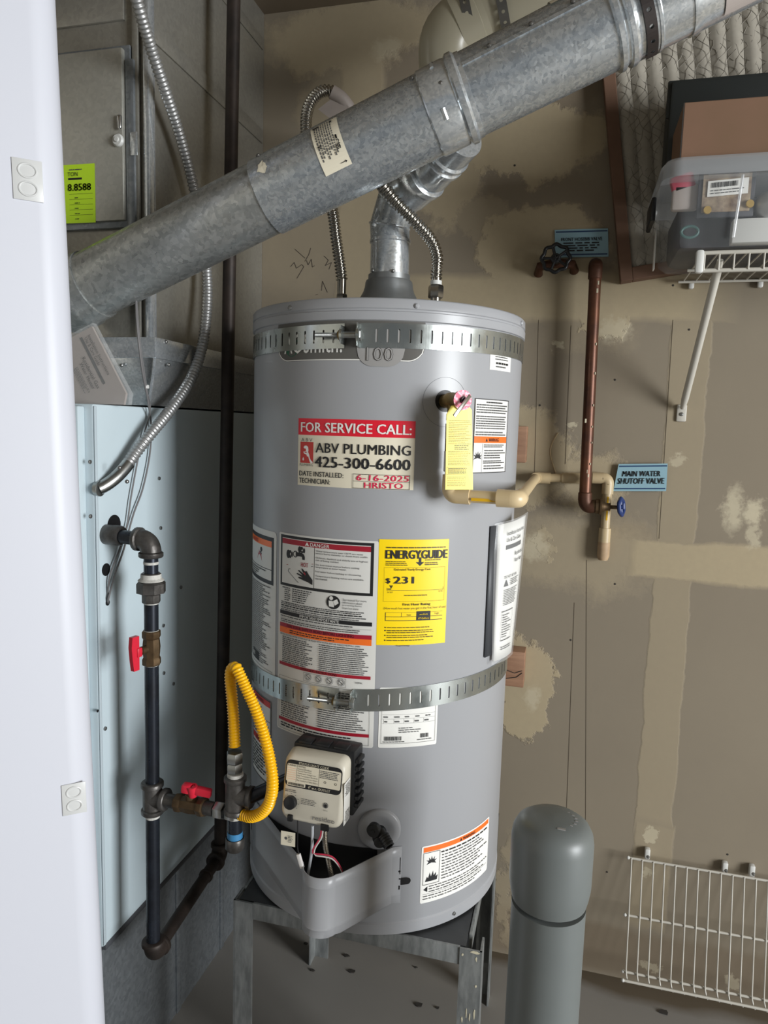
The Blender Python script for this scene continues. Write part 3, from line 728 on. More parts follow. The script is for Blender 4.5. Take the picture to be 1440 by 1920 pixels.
# ---- yellow energy label
W2 = math.radians(27.0) * HR; u2 = W2 / 610
fn = cyl_fn(13.2, CZ - .199, u2, HR + .0006)
s = sheet('energy_label', fn, 610, .1955 / u2, 'yellow_paper', WH, 18)
cv = Canvas(fn, 18); I = 'ink'
cv.words('fine_print', 'yellow_ink', 62, 590, 58, 76, 1, .5, 5, .02)
cv.text('title_lettering', I, 'ENERGYGUIDE', 60, 595, 88, 162, .05)
cv.rect('title_lettering', I, 338, 150, 362, 195); cv.poly('title_lettering', I, [(312, 190), (388, 190), (350, 224)])
cv.words('fine_print', 'yellow_ink', 62, 275, 178, 222, 3, .45, 6); cv.words('fine_print', 'yellow_ink', 395, 545, 165, 180, 1, .5, 7); cv.words('fine_print', 'yellow_ink', 395, 520, 190, 220, 2, .5, 8)
cv.box('cost_box', 'yellow_ink', 50, 236, 582, 526, 1.5)
cv.text('cost_lettering', I, 'Estimated Yearly Energy Cost', 135, 445, 242, 266, .02)
cv.text('cost_lettering', I, '$', 66, 102, 326, 374, .04); cv.text('cost_lettering', I, '231', 132, 300, 312, 372, .06)
cv.poly('cost_scale', 'yellow_ink', [(94, 388), (128, 388), (111, 418)])
cv.rect('cost_scale', I, 76, 430, 572, 433); cv.rect('cost_scale', I, 76, 408, 79, 433); cv.rect('cost_scale', I, 569, 408, 572, 433); cv.rect('cost_scale', I, 82, 416, 112, 424)
cv.text('cost_scale', 'yellow_ink', '$ 227', 84, 128, 440, 454); cv.text('cost_scale', 'yellow_ink', '$ 252', 530, 568, 440, 452)
cv.words('fine_print', 'yellow_ink', 225, 425, 466, 480, 1, .5, 10, .02)
cv.text('rating_lettering', I, 'First Hour Rating', 215, 455, 540, 566, .03); cv.text('rating_lettering', I, '(How much hot water you get in the first hour of use)', 55, 600, 574, 598, .005)
cv.rect('rating_scale', I, 68, 620, 73, 692); cv.rect('rating_scale', I, 68, 620, 572, 622); cv.rect('rating_scale', I, 68, 656, 572, 660); cv.rect('rating_scale', I, 68, 688, 572, 693); cv.rect('rating_scale', I, 205, 620, 207, 656); cv.rect('rating_scale', I, 335, 612, 460, 692)
cv.text('rating_scale', 'yellow_paper', 'medium', 362, 432, 630, 644, .03); cv.text('rating_scale', 'yellow_paper', '67 Gallons', 350, 446, 664, 680, .03); cv.text('rating_scale', I, 'low', 255, 288, 632, 648, .01); cv.text('rating_scale', I, 'high', 500, 538, 628, 648)
for k, (y, n) in enumerate(((742, 1), (768, 2), (810, 2), (852, 1))):
    cv.disc('fine_print', I, 72, y + 8, 6, n=10); cv.words('fine_print', 'yellow_ink', 88, 560 - 60 * (k % 2), y, y + 17 * n, n, .4, 20 + k)
cv.text('fine_print', I, 'ftc.gov/energy', 170, 285, 900, 914, .01); cv.build(s)

# ---- large danger / instruction label
W3 = math.radians(43.4) * HR; u3 = W3 / 1030
fn = cyl_fn(-30.2, CZ - .203, u3, HR + .0003)
s = sheet('instruction_label', fn, 1030, .389 / u3, 'paper', WH, 20, round_=18)
cv = Canvas(fn, 20); P = 'paper'
cv.rect('danger_frame', I, 25, 18, 990, 492); cv.rect('danger_frame', P, 48, 44, 962, 466); cv.rect('danger_header', 'dark_red_print', 48, 50, 962, 98)
cv.poly('danger_header', 'white_print', [(330, 90), (376, 90), (353, 56)]); cv.text('danger_header', 'white_print', 'DANGER', 392, 585, 58, 91, .02)
cv.rect('danger_frame', I, 432, 98, 437, 466)
tl = [('Water temperature over 125°F can cause', 450, 895, 116), ('severe burns instantly or death from scalds.', 450, 940, 138), ('Children, disabled and elderly are at highest', 450, 940, 178), ('risk of being scalded.', 450, 680, 200),
      ('See instruction manual before setting', 450, 865, 240), ('temperature at water heater.', 450, 750, 262), ('Feel water before bathing or showering.', 450, 885, 302), ('Temperature limiting valves are available,', 450, 910, 342), ('see manual.', 450, 575, 364)]
for body, a, c_, y in tl: cv.text('danger_lettering', I, body, a, c_, y, y + 18, .012)
pg = 'pictogram'
cv.disc(pg, I, 130, 190, 24, 40); cv.disc(pg, I, 155, 165, 14, 14); cv.disc(pg, I, 155, 212, 14, 14); cv.disc(pg, I, 178, 188, 12, 26)
cv.ring(pg, I, 222, 180, 30, 8); cv.rect(pg, I, 225, 160, 300, 196); cv.poly(pg, I, [(295, 160), (322, 172), (332, 196), (332, 222), (304, 222), (298, 196)])
cv.disc(pg, I, 272, 132, 20, 30); cv.disc(pg, I, 296, 118, 14); cv.disc(pg, I, 322, 138, 12, 24); cv.disc(pg, I, 300, 152, 12, 10)
cv.line(pg, 'dark_red_print', 110, 292, 424, 248, 4); cv.line(pg, I, 135, 330, 424, 268, 4); cv.line(pg, I, 135, 330, 132, 350, 4); cv.line(pg, I, 132, 350, 262, 440, 4)
cv.text(pg, 'dark_red_print', 'HOT', 292, 370, 246, 286, .02)
hand = [(420, 440), (420, 395), (375, 345), (355, 318), (343, 322), (352, 350), (312, 305), (296, 302), (300, 318), (326, 352), (268, 320), (258, 328), (312, 366), (244, 350), (240, 360), (310, 384), (262, 384), (262, 394), (330, 412), (372, 420)]
cv._put(pg, I, hand, [(0, 1, 2, 18, 19), (2, 3, 4, 5), (2, 5, 6, 7, 8, 9), (2, 9, 12), (9, 10, 11, 12), (12, 13, 14, 15), (2, 12, 15, 18), (15, 16, 17, 18)])
cv.poly(pg, 'dark_red_print', [(330, 330), (345, 350), (340, 362), (318, 342)])
for k in range(7): cv.words('table_lettering', I, 60 + (30 if k else 0), 165, 500 + k * 19, 516 + k * 19, 1, .5, 40 + k, .1); cv.words('table_lettering', I, 190, 420 - 12 * k, 500 + k * 19, 516 + k * 19, 1, .5, 60 + k, .1)
cv.disc('manual_icon', I, 632, 572, 66, 62, 28); cv.disc('manual_icon', P, 612, 536, 18); cv.poly('manual_icon', P, [(588, 560), (628, 560), (640, 592), (640, 616), (592, 612)]); cv.poly('manual_icon', P, [(630, 560), (668, 540), (684, 575), (648, 600)])
for k, body in enumerate(('See manual for more', 'information about', 'preventing burns', 'from hot water')): cv.text('table_lettering', 'ink_soft', body, 722, 722 + (215, 178, 172, 150)[k], 528 + k * 25, 548 + k * 25)
cv.words('table_lettering', I, 45, 960, 638, 668, 2, .5, 71, .15); cv.words('table_lettering', I, 45, 930, 668, 690, 1, .5, 72, .5); cv.words('table_lettering', 'ink_soft', 45, 960, 690, 726, 2, .5, 73, .1)
cv.rect('important_band', I, 30, 728, 990, 764); cv.text('important_band', 'white_print', 'IMPORTANT/IMPORTANTE', 285, 690, 733, 759, .02)
cv.words('fine_print', 'ink_soft', 40, 830, 770, 790, 1, .5, 74, .02); cv.rect('fine_print', 'ink_grey', 35, 796, 985, 798); cv.words('fine_print', 'ink_soft', 40, 930, 802, 838, 2, .5, 75, .1)
cv.rect('safety_band', 'dark_red_print', 30, 846, 990, 884); cv.text('safety_band', I, 'FOR YOUR SAFETY READ BEFORE LIGHTING', 130, 830, 852, 878, .01)
cv.rect('safety_band', 'orange_print', 30, 884, 990, 940); cv.poly('safety_band', I, [(92, 930), (150, 930), (121, 892)]); cv.words('safety_band', I, 165, 870, 892, 932, 2, .45, 76, .3)
cv.text('fine_print', I, 'BEFORE LIGHTING, ENTIRE SYSTEM MUST BE FILLED WITH WATER AND AIR PURGED FROM ALL LINES', 40, 890, 946, 964, .01)
cv.words('fine_print', 'ink_soft', 70, 440, 968, 1220, 14, .5, 77, .25); cv.words('fine_print', 'ink_soft', 500, 970, 968, 1220, 14, .5, 78, .12)
cv.rect('operating_band', 'dark_red_print', 30, 1222, 990, 1252); cv.rect('shutoff_band', 'dark_red_print', 30, 1762, 990, 1792)
cv.text('operating_band', I, 'OPERATING INSTRUCTIONS', 300, 680, 1226, 1248, .01)
for k in range(4): cv.ring('dial_drawing', 'ink_soft', 390 + k * 110, 1300, 26, 5); cv.ring('dial_drawing', 'ink_soft', 390 + k * 110, 1300, 36, 3); cv.line('dial_drawing', I, 372 + k * 110, 1285, 408 + k * 110, 1315, 5)
cv.box('dial_drawing', 'ink_grey', 340, 1262, 770, 1345, 3); cv.text('dial_drawing', I, 'THERMAL', 850, 920, 1280, 1296)
cv.words('fine_print', 'ink_soft', 60, 440, 1390, 1755, 18, .5, 79, .25); cv.words('fine_print', 'ink_soft', 500, 970, 1390, 1755, 18, .5, 80, .2)
cv.words('fine_print', I, 60, 960, 1802, 1850, 2, .5, 81, .3); cv.box('fine_print', 'ink_grey', 28, 1356, 992, 1870, 3)
cv.build(s)

# ---- label round the left side, and the small one below it
W4 = math.radians(52) * HR; u4 = .0001
fn = cyl_fn(-84, CZ - .206, u4, HR + .0003); Wl = W4 / u4
s = sheet('fire_warning_label', fn, Wl, 3300, 'paper', WH, 40, round_=90)
cv = Canvas(fn, 40)
cv.rect('warning_frame', I, 100, 120, Wl - 90, 1060); cv.rect('warning_frame', P, 180, 200, Wl - 170, 980); cv.rect('warning_header', 'orange_print', 180, 200, Wl - 170, 320)
cv.text('warning_header', 'dark_red_print', 'WARNING', Wl - 1250, Wl - 800, 225, 300, .02)
x0 = Wl - 760
cv.poly('flame_icon', 'dark_red_print', [(x0 - 110, 640), (x0 - 60, 560), (x0 - 70, 500), (x0 - 20, 540), (x0, 430), (x0 + 60, 520), (x0 + 130, 500), (x0 + 170, 640), (x0 + 200, 660)]); cv.disc('flame_icon', I, x0 + 130, 420, 60, 50); cv.poly('flame_icon', I, [(x0 + 40, 470), (x0 + 120, 460), (x0 + 170, 520), (x0 + 80, 510)])
cv.rect('warning_frame', I, 180, 760, Wl - 170, 775); cv.words('fine_print', I, 240, Wl - 240, 790, 970, 4, .45, 90, .35)
cv.words('fine_print', 'ink_soft', 200, Wl - 150, 1100, 2750, 42, .48, 91, .2); cv.rect('logo_plate', I, Wl - 1150, 2560, Wl - 700, 2740); cv.text('logo_plate', 'white_print', 'ANSI', Wl - 1110, Wl - 960, 2600, 2690, .02); cv.words('fine_print', 'ink_soft', 200, Wl - 150, 3150, 3270, 3, .45, 93, .4)
cv.box('fine_print', 'ink_grey', 120, 2800, Wl - 110, 3280, 8)
cv.build(s)
fn = cyl_fn(-54, CZ - .548, u4, HR + .0007); Wl = math.radians(19.5) * HR / u4
s = sheet('small_warning_label', fn, Wl, 1750, 'paper', WH, 40); cv = Canvas(fn, 40)
cv.box('label_frame', I, 0, 0, Wl, 1750, 18)
for nm_, y in (('red_header', 20), ('lower_red_header', 900)): cv.rect(nm_, 'brick_red_print', 20, y, Wl - 20, y + 130); cv.text(nm_, I, 'WARNING', Wl * .25, Wl * .7, y + 30, y + 100, .01)
cv.poly('burst_icon', I, [(380, 300), (420, 220), (430, 290), (480, 200), (485, 290), (560, 210), (530, 320), (560, 380), (500, 340), (480, 400), (450, 340), (390, 380)])
cv.rect('label_frame', I, 20, 440, Wl - 20, 452); cv.words('fine_print', I, 60, Wl - 60, 470, 860, 7, .45, 95, .2); cv.words('fine_print', I, 60, Wl - 60, 1060, 1650, 9, .45, 96, .35); cv.build(s)

# ---- rating plate label
fn = cyl_fn(15.0, CZ - .475, u4, HR + .0003); Wl = math.radians(23.2) * HR / u4
s = sheet('rating_label', fn, Wl, 1160, 'white_print', WH, 40, round_=30); cv = Canvas(fn, 40)
cv.box('table_lines', 'ink_grey', 50, 60, Wl - 40, 1080, 6)
for y in (520, 600, 690): cv.rect('table_lines', 'ink_grey', 60, y, Wl - 50, y + 5)
for k in range(5): cv.rect('table_lines', 'ink_grey', 90 + k * 190, 610, 94 + k * 190, 690); cv.words('fine_print', 'ink_soft', 90 + k * 200, 190 + k * 200, 540, 585, 1, .5, k); cv.words('fine_print', 'ink_soft', 110 + k * 190, 200 + k * 190, 625, 680, 1, .5, k + 7)
cv.words('fine_print', 'ink_soft', 380, 800, 760, 880, 3, .4, 15, .4); cv.barcode('barcode', I, 110, 430, 940, 1020, 30); cv.barcode('barcode', I, 800, 960, 910, 990, 16, 5); cv.words('fine_print', 'ink_soft', 90, 520, 1030, 1060, 1, .5, 16, .05); cv.words('fine_print', 'ink_soft', 740, 1040, 1010, 1040, 1, .5, 17, .05); cv.build(s)

# ---- relief-valve notice, small web label, lower warning
fn = cyl_fn(49.4, CZ + .058, u4, HR + .0003); Wl = math.radians(21.6) * HR / u4
s = sheet('relief_valve_notice', fn, Wl, 1370, 'white_print', WH, 40); cv = Canvas(fn, 40)
cv.box('label_frame', I, 0, 0, Wl, 1370, 14); cv.words('fine_print', I, 300, 800, 40, 80, 1, .6, 31, .02); cv.words('fine_print', 'ink_soft', 50, Wl - 40, 90, 270, 4, .5, 32, .1); cv.words('fine_print', 'ink_soft', 50, Wl - 40, 300, 560, 6, .5, 33, .1); cv.words('fine_print', 'ink_soft', 50, Wl - 40, 590, 680, 2, .5, 34, .3)
cv.rect('warning_band', 'orange_print', 12, 690, Wl - 12, 810); cv.poly('warning_band', I, [(320, 785), (390, 785), (355, 715)]); cv.text('warning_band', I, 'WARNING', 410, 730, 722, 785, .02)
cv.rect('label_frame', I, 240, 820, 247, 1350)
bst = lambda x, y, k: [(x - 100 * k, y + 60 * k), (x - 60 * k, y + 10 * k), (x - 105 * k, y - 30 * k), (x - 45 * k, y - 20 * k), (x - 50 * k, y - 80 * k), (x - 10 * k, y - 25 * k), (x + 5 * k, y - 100 * k), (x + 30 * k, y - 25 * k), (x + 70 * k, y - 85 * k), (x + 60 * k, y - 15 * k), (x + 110 * k, y - 30 * k), (x + 70 * k, y + 15 * k), (x + 105 * k, y + 55 * k)]
def burst(cv_, tag, x, y, k):
    pts = bst(x, y, k) + [(x, y + 30 * k)]; n = len(pts) - 1
    cv_._put(tag, I, pts, [(n, i, i + 1) for i in range(n - 1)])
burst(cv, 'burst_icon', 125, 1060, 1.0)
cv.words('fine_print', I, 280, Wl - 50, 830, 900, 2, .5, 35, .2); cv.words('fine_print', 'ink_soft', 300, Wl - 60, 930, 1110, 4, .5, 36, .3); cv.words('fine_print', I, 280, Wl - 60, 1130, 1200, 2, .5, 37, .3); cv.words('fine_print', 'ink_soft', 300, Wl - 60, 1215, 1310, 2, .5, 38, .3); cv.build(s)
fn = cyl_fn(56.5, CZ + .141, u4, HR + .0003); Wl = math.radians(15) * HR / u4
s = sheet('web_label', fn, Wl, 290, 'white_print', WH, 40); cv = Canvas(fn, 40); cv.words('fine_print', 'ink_soft', 150, Wl - 150, 20, 110, 2, .4, 3, .1); cv.words('fine_print', I, 180, Wl - 130, 130, 190, 1, .6, 4, .05); cv.words('fine_print', 'ink_soft', 180, Wl - 200, 200, 245, 1, .5, 5, .1); cv.build(s)
fn = cyl_fn(33.7, CZ - .795, u4, HR + .0004); Wl = math.radians(39) * HR / u4
s = sheet('flammable_vapour_warning', fn, Wl, 1180, 'white_print', WH, 40, round_=40); cv = Canvas(fn, 40)
cv.rect('warning_band', 'orange_print', 40, 30, Wl - 40, 130); cv.poly('warning_band', I, [(880, 118), (950, 118), (915, 46)]); cv.text('warning_band', I, 'WARNING', 965, 1330, 52, 112, .02)
cv.box('icon_panel', I, 40, 140, 400, 800, 7); burst(cv, 'icon_panel', 215, 330, 1.05)
fl_ = [(90, 740), (130, 640), (150, 690), (190, 560), (215, 650), (260, 540), (275, 640), (330, 580), (320, 670), (365, 640), (350, 740)]
cv._put('icon_panel', I, fl_ + [(220, 745)], [(11, i, i + 1) for i in range(10)])
cv.words('fine_print', I, 430, Wl - 60, 160, 225, 1, .4, 41, .03); cv.words('fine_print', 'ink_soft', 450, Wl - 80, 230, 780, 9, .3, 42, .35)
cv.poly('arrow_icon', I, [(60, 900), (150, 840), (150, 960)]); cv.words('fine_print', 'ink_soft', 180, Wl - 60, 820, 980, 3, .3, 43, .25); cv.words('fine_print', 'ink_soft', 60, Wl - 60, 1010, 1120, 2, .3, 44, .3)
cv.rect('fine_print', I, 50, 995, Wl - 60, 1000); cv.build(s)

# ---- relief valve with its escutcheon
tv = 36.3; zv = CZ + .050; cN = cyl(tv, zv) - Vector((HX, HY, zv)); cN.normalize(); cT = Vector((cN.y * -1, cN.x, 0))
cv = Canvas(cyl_fn(tv, zv, .0001), 60); cv.ring('valve_opening', 'heater_dark', 10, 20, 440, 4, 48); cv.disc('valve_opening', 'black', 0, 0, 195, n=32)
rv = MB().lathe(cyl(tv, zv, HR - .005), cN, [(0, .0125), (.020, .0125), (.022, .0145), (.034, .0145), (.036, .0135), (.060, .0135), (.062, .016), (.070, .016)], 24).build('relief_valve', 'brass', WH)
cv.build(WH)
vb = cyl(tv, zv, HR + .034)
MB().lathe(vb, (0, 0, -1), [(0, .011), (.022, .011), (.024, .0125), (.034, .0125)], 20).build('valve_outlet', 'brass', rv)
vd = cyl(tv, zv, HR + .0655)
MB().lathe(vd, cN, [(0, .0172), (.001, .0172)], 28).build('rating_disc', 'pink_disc', rv)
MB().lathe(vd + cN * .001, cN, [(0, .006), (.006, .005), (.006, .0)], 16, cap=False).build('stem', 'black_plastic', rv)
l0 = vd + cN * .010 + cT * .009 + Vector((0, 0, .008)); l1 = vd + cN * .018 - cT * .024 - Vector((0, 0, .028))
MB().box((l0 + l1) / 2, (.007, .002, (l1 - l0).length), ax=(frame(l1 - l0, cN)[1], frame(l1 - l0, cN)[0], (l1 - l0).normalized()), bevel=.0007).build('lever', 'chrome', rv)

# ---- drain valve
td = 16.5; zd = CZ - .752; dN = cyl(td, 0) - Vector((HX, HY, 0)); dN.normalize(); dT = Vector((-dN.y, dN.x, 0))
dv = MB().lathe(cyl(td, zd, HR), dN, [(-.001, .041), (.003, .0405), (.006, .037), (.007, .026), (.003, .018), (.001, .0)], 48, cap=False).build('drain_escutcheon', 'heater_grey', WH, sharp=60)
dc = cyl(td, zd - .004, HR + .002)
dvv = MB(); dvv.lathe(dc, dN, [(0, .0135), (.022, .0135), (.026, .011), (.036, .011), (.038, .008)], 22); dvv.build('drain_body', 'black_plastic', dv)
kc = at(703, 1553, dc.y - .030)
MB().lathe(kc, (dN - dT * .35), [(-.004, .008), (0, .0125), (.010, .0130), (.012, .0115), (.012, .004), (.0135, .0035), (.0135, 0)], 24, cap=False).build('drain_knob', 'black_plastic', dv)
sp = at(716, 1563, dc.y - .030); sd = at(728, 1584, dc.y - .042) - sp
pr = [(-.006, .0085), (.004, .0088)]
for k in range(4): pr += [(.005 + k * .005, .0108), (.0072 + k * .005, .0108), (.0077 + k * .005, .0098), (.0097 + k * .005, .0098)]
pr += [(.0265, .0102), (.0265, .0074), (.020, .0072), (.020, .0)]
MB().lathe(sp, sd, pr, 22, cap=False).build('drain_spout', 'black_plastic', dv)

# ---- burner door cover
zc0, zc1 = CZ - .905, CZ - .788
cvx = Canvas(cyl_fn(-46, CZ - .79, .0001, HR + .0005), 60); Wc = math.radians(62) * HR / .0001
cvx.rect('burner_opening', 'black', 0, 0, Wc, 1150); cvx.build(WH)
def arc3(a, c_, b_, n=8):
    return [a * (1 - t_) ** 2 + c_ * 2 * t_ * (1 - t_) + b_ * t_ * t_ for t_ in [i / n for i in range(n + 1)]]
V2 = lambda x, y: Vector((x, y, 0))
Lc, Nl, Nr, Rc = cyl(-47, 0, HR + .002), V2(-.425, 1.134), V2(-.350, 1.124), cyl(22, 0, HR + .002)
nose = [V2(-.388 + .034 * math.cos(math.radians(a_)), 1.1325 + .034 * math.sin(math.radians(a_))) for a_ in range(192, 345, 9)]
Lc.z = Rc.z = 0
plan = [cyl(-53, 0, HR + .0015)] + arc3(Lc, Lc + (Nl - Lc) * .06, Lc + (Nl - Lc) * .1, 3) + [Nl] + nose + [Nr] + arc3(Nr + (Rc - Nr) * .93, Nr + (Rc - Nr) * .985, Rc, 3) + [cyl(25.5, 0, HR + .0015)]
b = MB(); rows = []
for z, off in ((zc0, -.004), (zc0 + .003, 0), (zc0 + .016, 0), (zc0 + .018, .0015), (zc0 + .021, 0), (zc1 - .022, 0), (zc1 - .019, .0015), (zc1 - .016, 0), (zc1, 0)):
    rows.append([Vector((p.x, p.y - off, z)) for p in plan])
n = len(plan)
b.add([p for r in rows for p in r], [(i * n + j, i * n + j + 1, (i + 1) * n + j + 1, (i + 1) * n + j) for i in range(len(rows) - 1) for j in range(n - 1)])
bcv = b.build('burner_cover', 'heater_grey', WH, sharp=50, solid=.0016)
cvx = Canvas(cyl_fn(21.5, CZ - .788, .0001, HR + .0022), 60)
cvx.rect('cover_slot', 'black', 165, 190, 180, 560); cvx.rect('cover_slot', 'black', 155, 640, 185, 665); cvx.disc('cover_slot', 'black', 165, 500, 22, n=12); cvx.rect('cover_slot', 'black', 190, 640, 320, 780); cvx.disc('cover_slot', 'black', 320, 710, 70, n=20); cvx.rect('cover_slot', 'black', 155, 790, 180, 870); cvx.build(bcv)
cvx = Canvas(cyl_fn(-58, CZ - .84, .0001, HR + .002), 60); cvx.rect('cover_slot', 'black', 60, 60, 140, 300); cvx.disc('cover_slot', 'black', 100, 300, 40, n=14); cvx.build(bcv)
MB().add([cyl(-66 + i * 3, z, HR + .001) for i in range(5) for z in (zc0 - .01, zc1 + .005)], [(2 * i, 2 * i + 1, 2 * i + 3, 2 * i + 2) for i in range(4)]).build('cover_flange', 'heater_grey', WH, solid=.001)

# ---- gas control valve
tg = -3.0; gN = cyl(tg, 0) - Vector((HX, HY, 0)); gN.normalize(); gX = Vector((-gN.y, gN.x, 0)); gZ = Vector((0, 0, 1))
gc = cyl(tg, CZ - .643, HR) - gX * .002
hw_, hh_ = .059, .0605
def gp(x, z, d): return gc + gX * x + gZ * z + gN * d
gb = MB()
def rr_ring(wx, z0, z1, d0, d1, r, inset):     # rounded rectangle, depth d0 at the bottom and d1 at the top
    out = []
    for cx, cz, a0 in ((wx - r, z1 - r, 0), (-wx + r, z1 - r, 90), (-wx + r, z0 + r, 180), (wx - r, z0 + r, 270)):
        for k in range(5):
            a = math.radians(a0 + k * 22.5); x = cx + r * math.cos(a); z = cz + r * math.sin(a)
            f_ = (z - z0) / (z1 - z0); out.append(gp(x, z, d0 + (d1 - d0) * f_))
    return out
gv = gb.rings([rr_ring(hw_ - .002, -hh_ + .001, hh_ - .003, .045, .045, .012, 0), rr_ring(hw_, -hh_, hh_ - .001, .052, .050, .014, 0), rr_ring(hw_ - .001, -hh_ + .001, hh_ - .004, .088, .070, .016, 0), rr_ring(hw_ - .004, -hh_ + .004, hh_ - .008, .0935, .0755, .016, 0), rr_ring(hw_ - .008, -hh_ + .008, hh_ - .012, .0945, .0765, .014, 0)]).build('gas_valve', 'valve_beige', WH, sharp=50)
hs = MB(); hs.box(gp(.004, .003, .022), (.120, .046, .122), ax=(gX, gN, gZ), bevel=.004)
hs.build('valve_body', 'black_plastic', gv)
for k in range(7):
    MB().box(gp(.067, .045 - k * .014, .026), (.010, .030, .008), ax=(gX, gN, gZ), bevel=.002).build('cooling_fin', 'black_plastic', gv)
for k in range(3): MB().box(gp(-.035 + k * .035, hh_ + .003, .030), (.026, .026, .008), ax=(gX, gN, gZ), bevel=.002).build('valve_lug', 'black_plastic', gv)
yv = (gZ * -1 * (.0965) + gN * (.0945 - .0765)).normalized() if False else None
pt = gp(-hw_, hh_ - .012, .0765); pbm = gp(-hw_, -hh_ + .008, .0945)
fY = (pbm - pt).normalized(); fnrm = gX.cross(fY) * -1
if fnrm.dot(gN) < 0: fnrm = -fnrm
fn = plane_fn(pt - fY * .004, gX, fY, .0001, fnrm); cv = Canvas(lambda u_, v, l: fn(50 + (u_ - 110) * 1.113 if v < 545 else u_, v, l), 300)
def rrect(tag, m, x0, y0, x1, y1, r):
    pts = []
    for cx, cy, a0 in ((x1 - r, y1 - r, 0), (x0 + r, y1 - r, 90), (x0 + r, y0 + r, 180), (x1 - r, y0 + r, 270)):
        pts += [(cx + r * math.cos(math.radians(a0 + k * 18)), cy + r * math.sin(math.radians(a0 + k * 18))) for k in range(6)]
    cv.poly(tag, m, pts)
rrect('status_plate', 'ink', 110, 60, 1080, 530, 90); rrect('status_plate', 'tape_cream', 128, 130, 1062, 445, 30)
rrect('status_plate', 'tape_cream', 150, 440, 470, 510, 12); cv.text('status_plate', 'tape_cream', 'STATUS LIGHT CODE', 330, 850, 76, 118, .03); cv.text('status_plate', 'tape_cream', '4" w.c. OUTLET', 520, 900, 462, 508, .03)
cv.barcode('status_lettering', I, 175, 450, 455, 498, 24, 8); cv.rect('status_lettering', I, 300, 135, 305, 440); cv.rect('status_lettering', I, 690, 135, 695, 440)
cv.text('status_lettering', I, 'FLASHES', 140, 290, 138, 168, .02); cv.text('status_lettering', I, 'STATUS', 320, 450, 138, 168, .02)
for k in range(6): cv.rect('status_lettering', 'orange_print', 140, 205 + k * 38, 290, 208 + k * 38); cv.text('status_lettering', I, ('Control Shutdown', 'Normal Operation', 'Thermopile Voltage Low', 'High Temperature Shutdown', 'Temperature Sensor Failure', 'Gas Control or Valve Failure')[k], 320, (560, 560, 640, 675, 675, 680)[k], 182 + k * 40, 210 + k * 40)
cv.words('status_lettering', 'ink_soft', 710, 1040, 150, 290, 5, .45, 4, .15); cv.ring('status_lettering', I, 800, 350, 20, 6, 16); cv.ring('status_lettering', I, 980, 350, 20, 6, 16)
cv.words('dial_lettering', 'ink_soft', 70, 310, 575, 630, 2, .4, 5, .1); cv.words('dial_lettering', 'ink_soft', 400, 720, 690, 800, 4, .35, 6, .2); cv.text('dial_lettering', 'ink_soft', 'STATUS', 830, 910, 815, 838)
for k in range(9):
    a = math.radians(140 + k * 32); cv.rect('dial_lettering', 'ink_soft', 205 + 150 * math.cos(a) - 8, 800 + 150 * math.sin(a) - 5, 205 + 150 * math.cos(a) + 8, 800 + 150 * math.sin(a) + 5)
cv.text('brand_lettering', 'tab_grey', 'resideo', 640, 1060, 940, 1025, .01); 0
cv.ring('status_window', 'ink_soft', 868, 740, 48, 12, 20); cv.disc('status_window', 'ink', 868, 745, 30)
cv.build(gv)
MB().lathe(fn(205, 800, 0), fnrm, [(0, .0118), (.008, .0115), (.0095, .0095), (.0095, 0)], 28, cap=False).build('temperature_knob', 'black_plastic', gv)
MB().box(fn(215, 1075, 0), (.010, .008, .012), ax=(gX, gN, gZ), bevel=.002).build('valve_notch', 'black', gv)
MB().box(fn(880, 1120, -.001), (.015, .006, .012), ax=(gX, gN, gZ), bevel=.001).build('wire_port', 'black', gv)
cvs = Canvas(plane_fn(gp(hw_ + .0002, hh_ - .045, .050), gN, -gZ, .0001, gX), 300)
cvs.rect('side_label', 'white_print', 30, -60, 330, 720); cvs.words('side_label', 'ink_soft', 60, 300, -30, 200, 8, .4, 3); cvs.words('side_label', 'ink_soft', 60, 300, 480, 700, 8, .4, 5); cvs.build(gv)
# wiring into the burner cover
W = lambda px, py, y: at(px, py, y)
b = MB(); smooth_tube(b, [W(586, 1548, 1.15), W(585, 1590, 1.15), W(580, 1625, 1.15), W(572, 1665, 1.16)], .0028); b.build('igniter_tube', 'clear_tube', gv)
b = MB(); corrugated(b, [W(609, 1548, 1.155), W(610, 1585, 1.155), W(616, 1615, 1.155), W(626, 1665, 1.16)], .0052, .0044, .0028, 10); b.build('pilot_tube', 'stainless', gv)
for dx_, m in ((0, 'wire_red'), (3, 'wire_white')):
    b = MB(); smooth_tube(b, [W(603 + dx_, 1548, 1.15), W(600 + dx_, 1570, 1.145), W(588 + dx_, 1590, 1.14), W(587 + dx_, 1600 + dx_, 1.14), W(605, 1602 + dx_ * 1.3, 1.14), W(625, 1608 + dx_ * 1.3, 1.145), W(641, 1632 + dx_, 1.15), W(645, 1660, 1.16)], .0014, seg=8); b.build('wire', m, gv)
b = MB(); smooth_tube(b, [W(558, 1535, 1.13), W(558, 1560, 1.125), W(558, 1590, 1.125), W(562, 1605, 1.125)], .0012, seg=8); b.build('wire', 'black', gv)
MB().box(W(563, 1614, 1.125), (.007, .006, .027), ax=(Vector((.95, 0, .3)), Vector((0, 1, 0)), Vector((-.3, 0, .95))), bevel=.001).build('wire_connector', 'wire_white', gv)
fo = W(527, 1557, 1.12); fn = plane_fn(fo, (1, 0, 0), (.0, 0, -1), .0001, (0, -1, 0)); s = sheet('wire_tag', fn, 275, 270, 'tape_cream', gv, 200); cv = Canvas(fn, 300); cv.disc('tag_print', 'ink_soft', 95, 130, 28); cv.words('tag_print', 'ink_soft', 140, 230, 60, 200, 5, .4, 3); cv.build(gv)

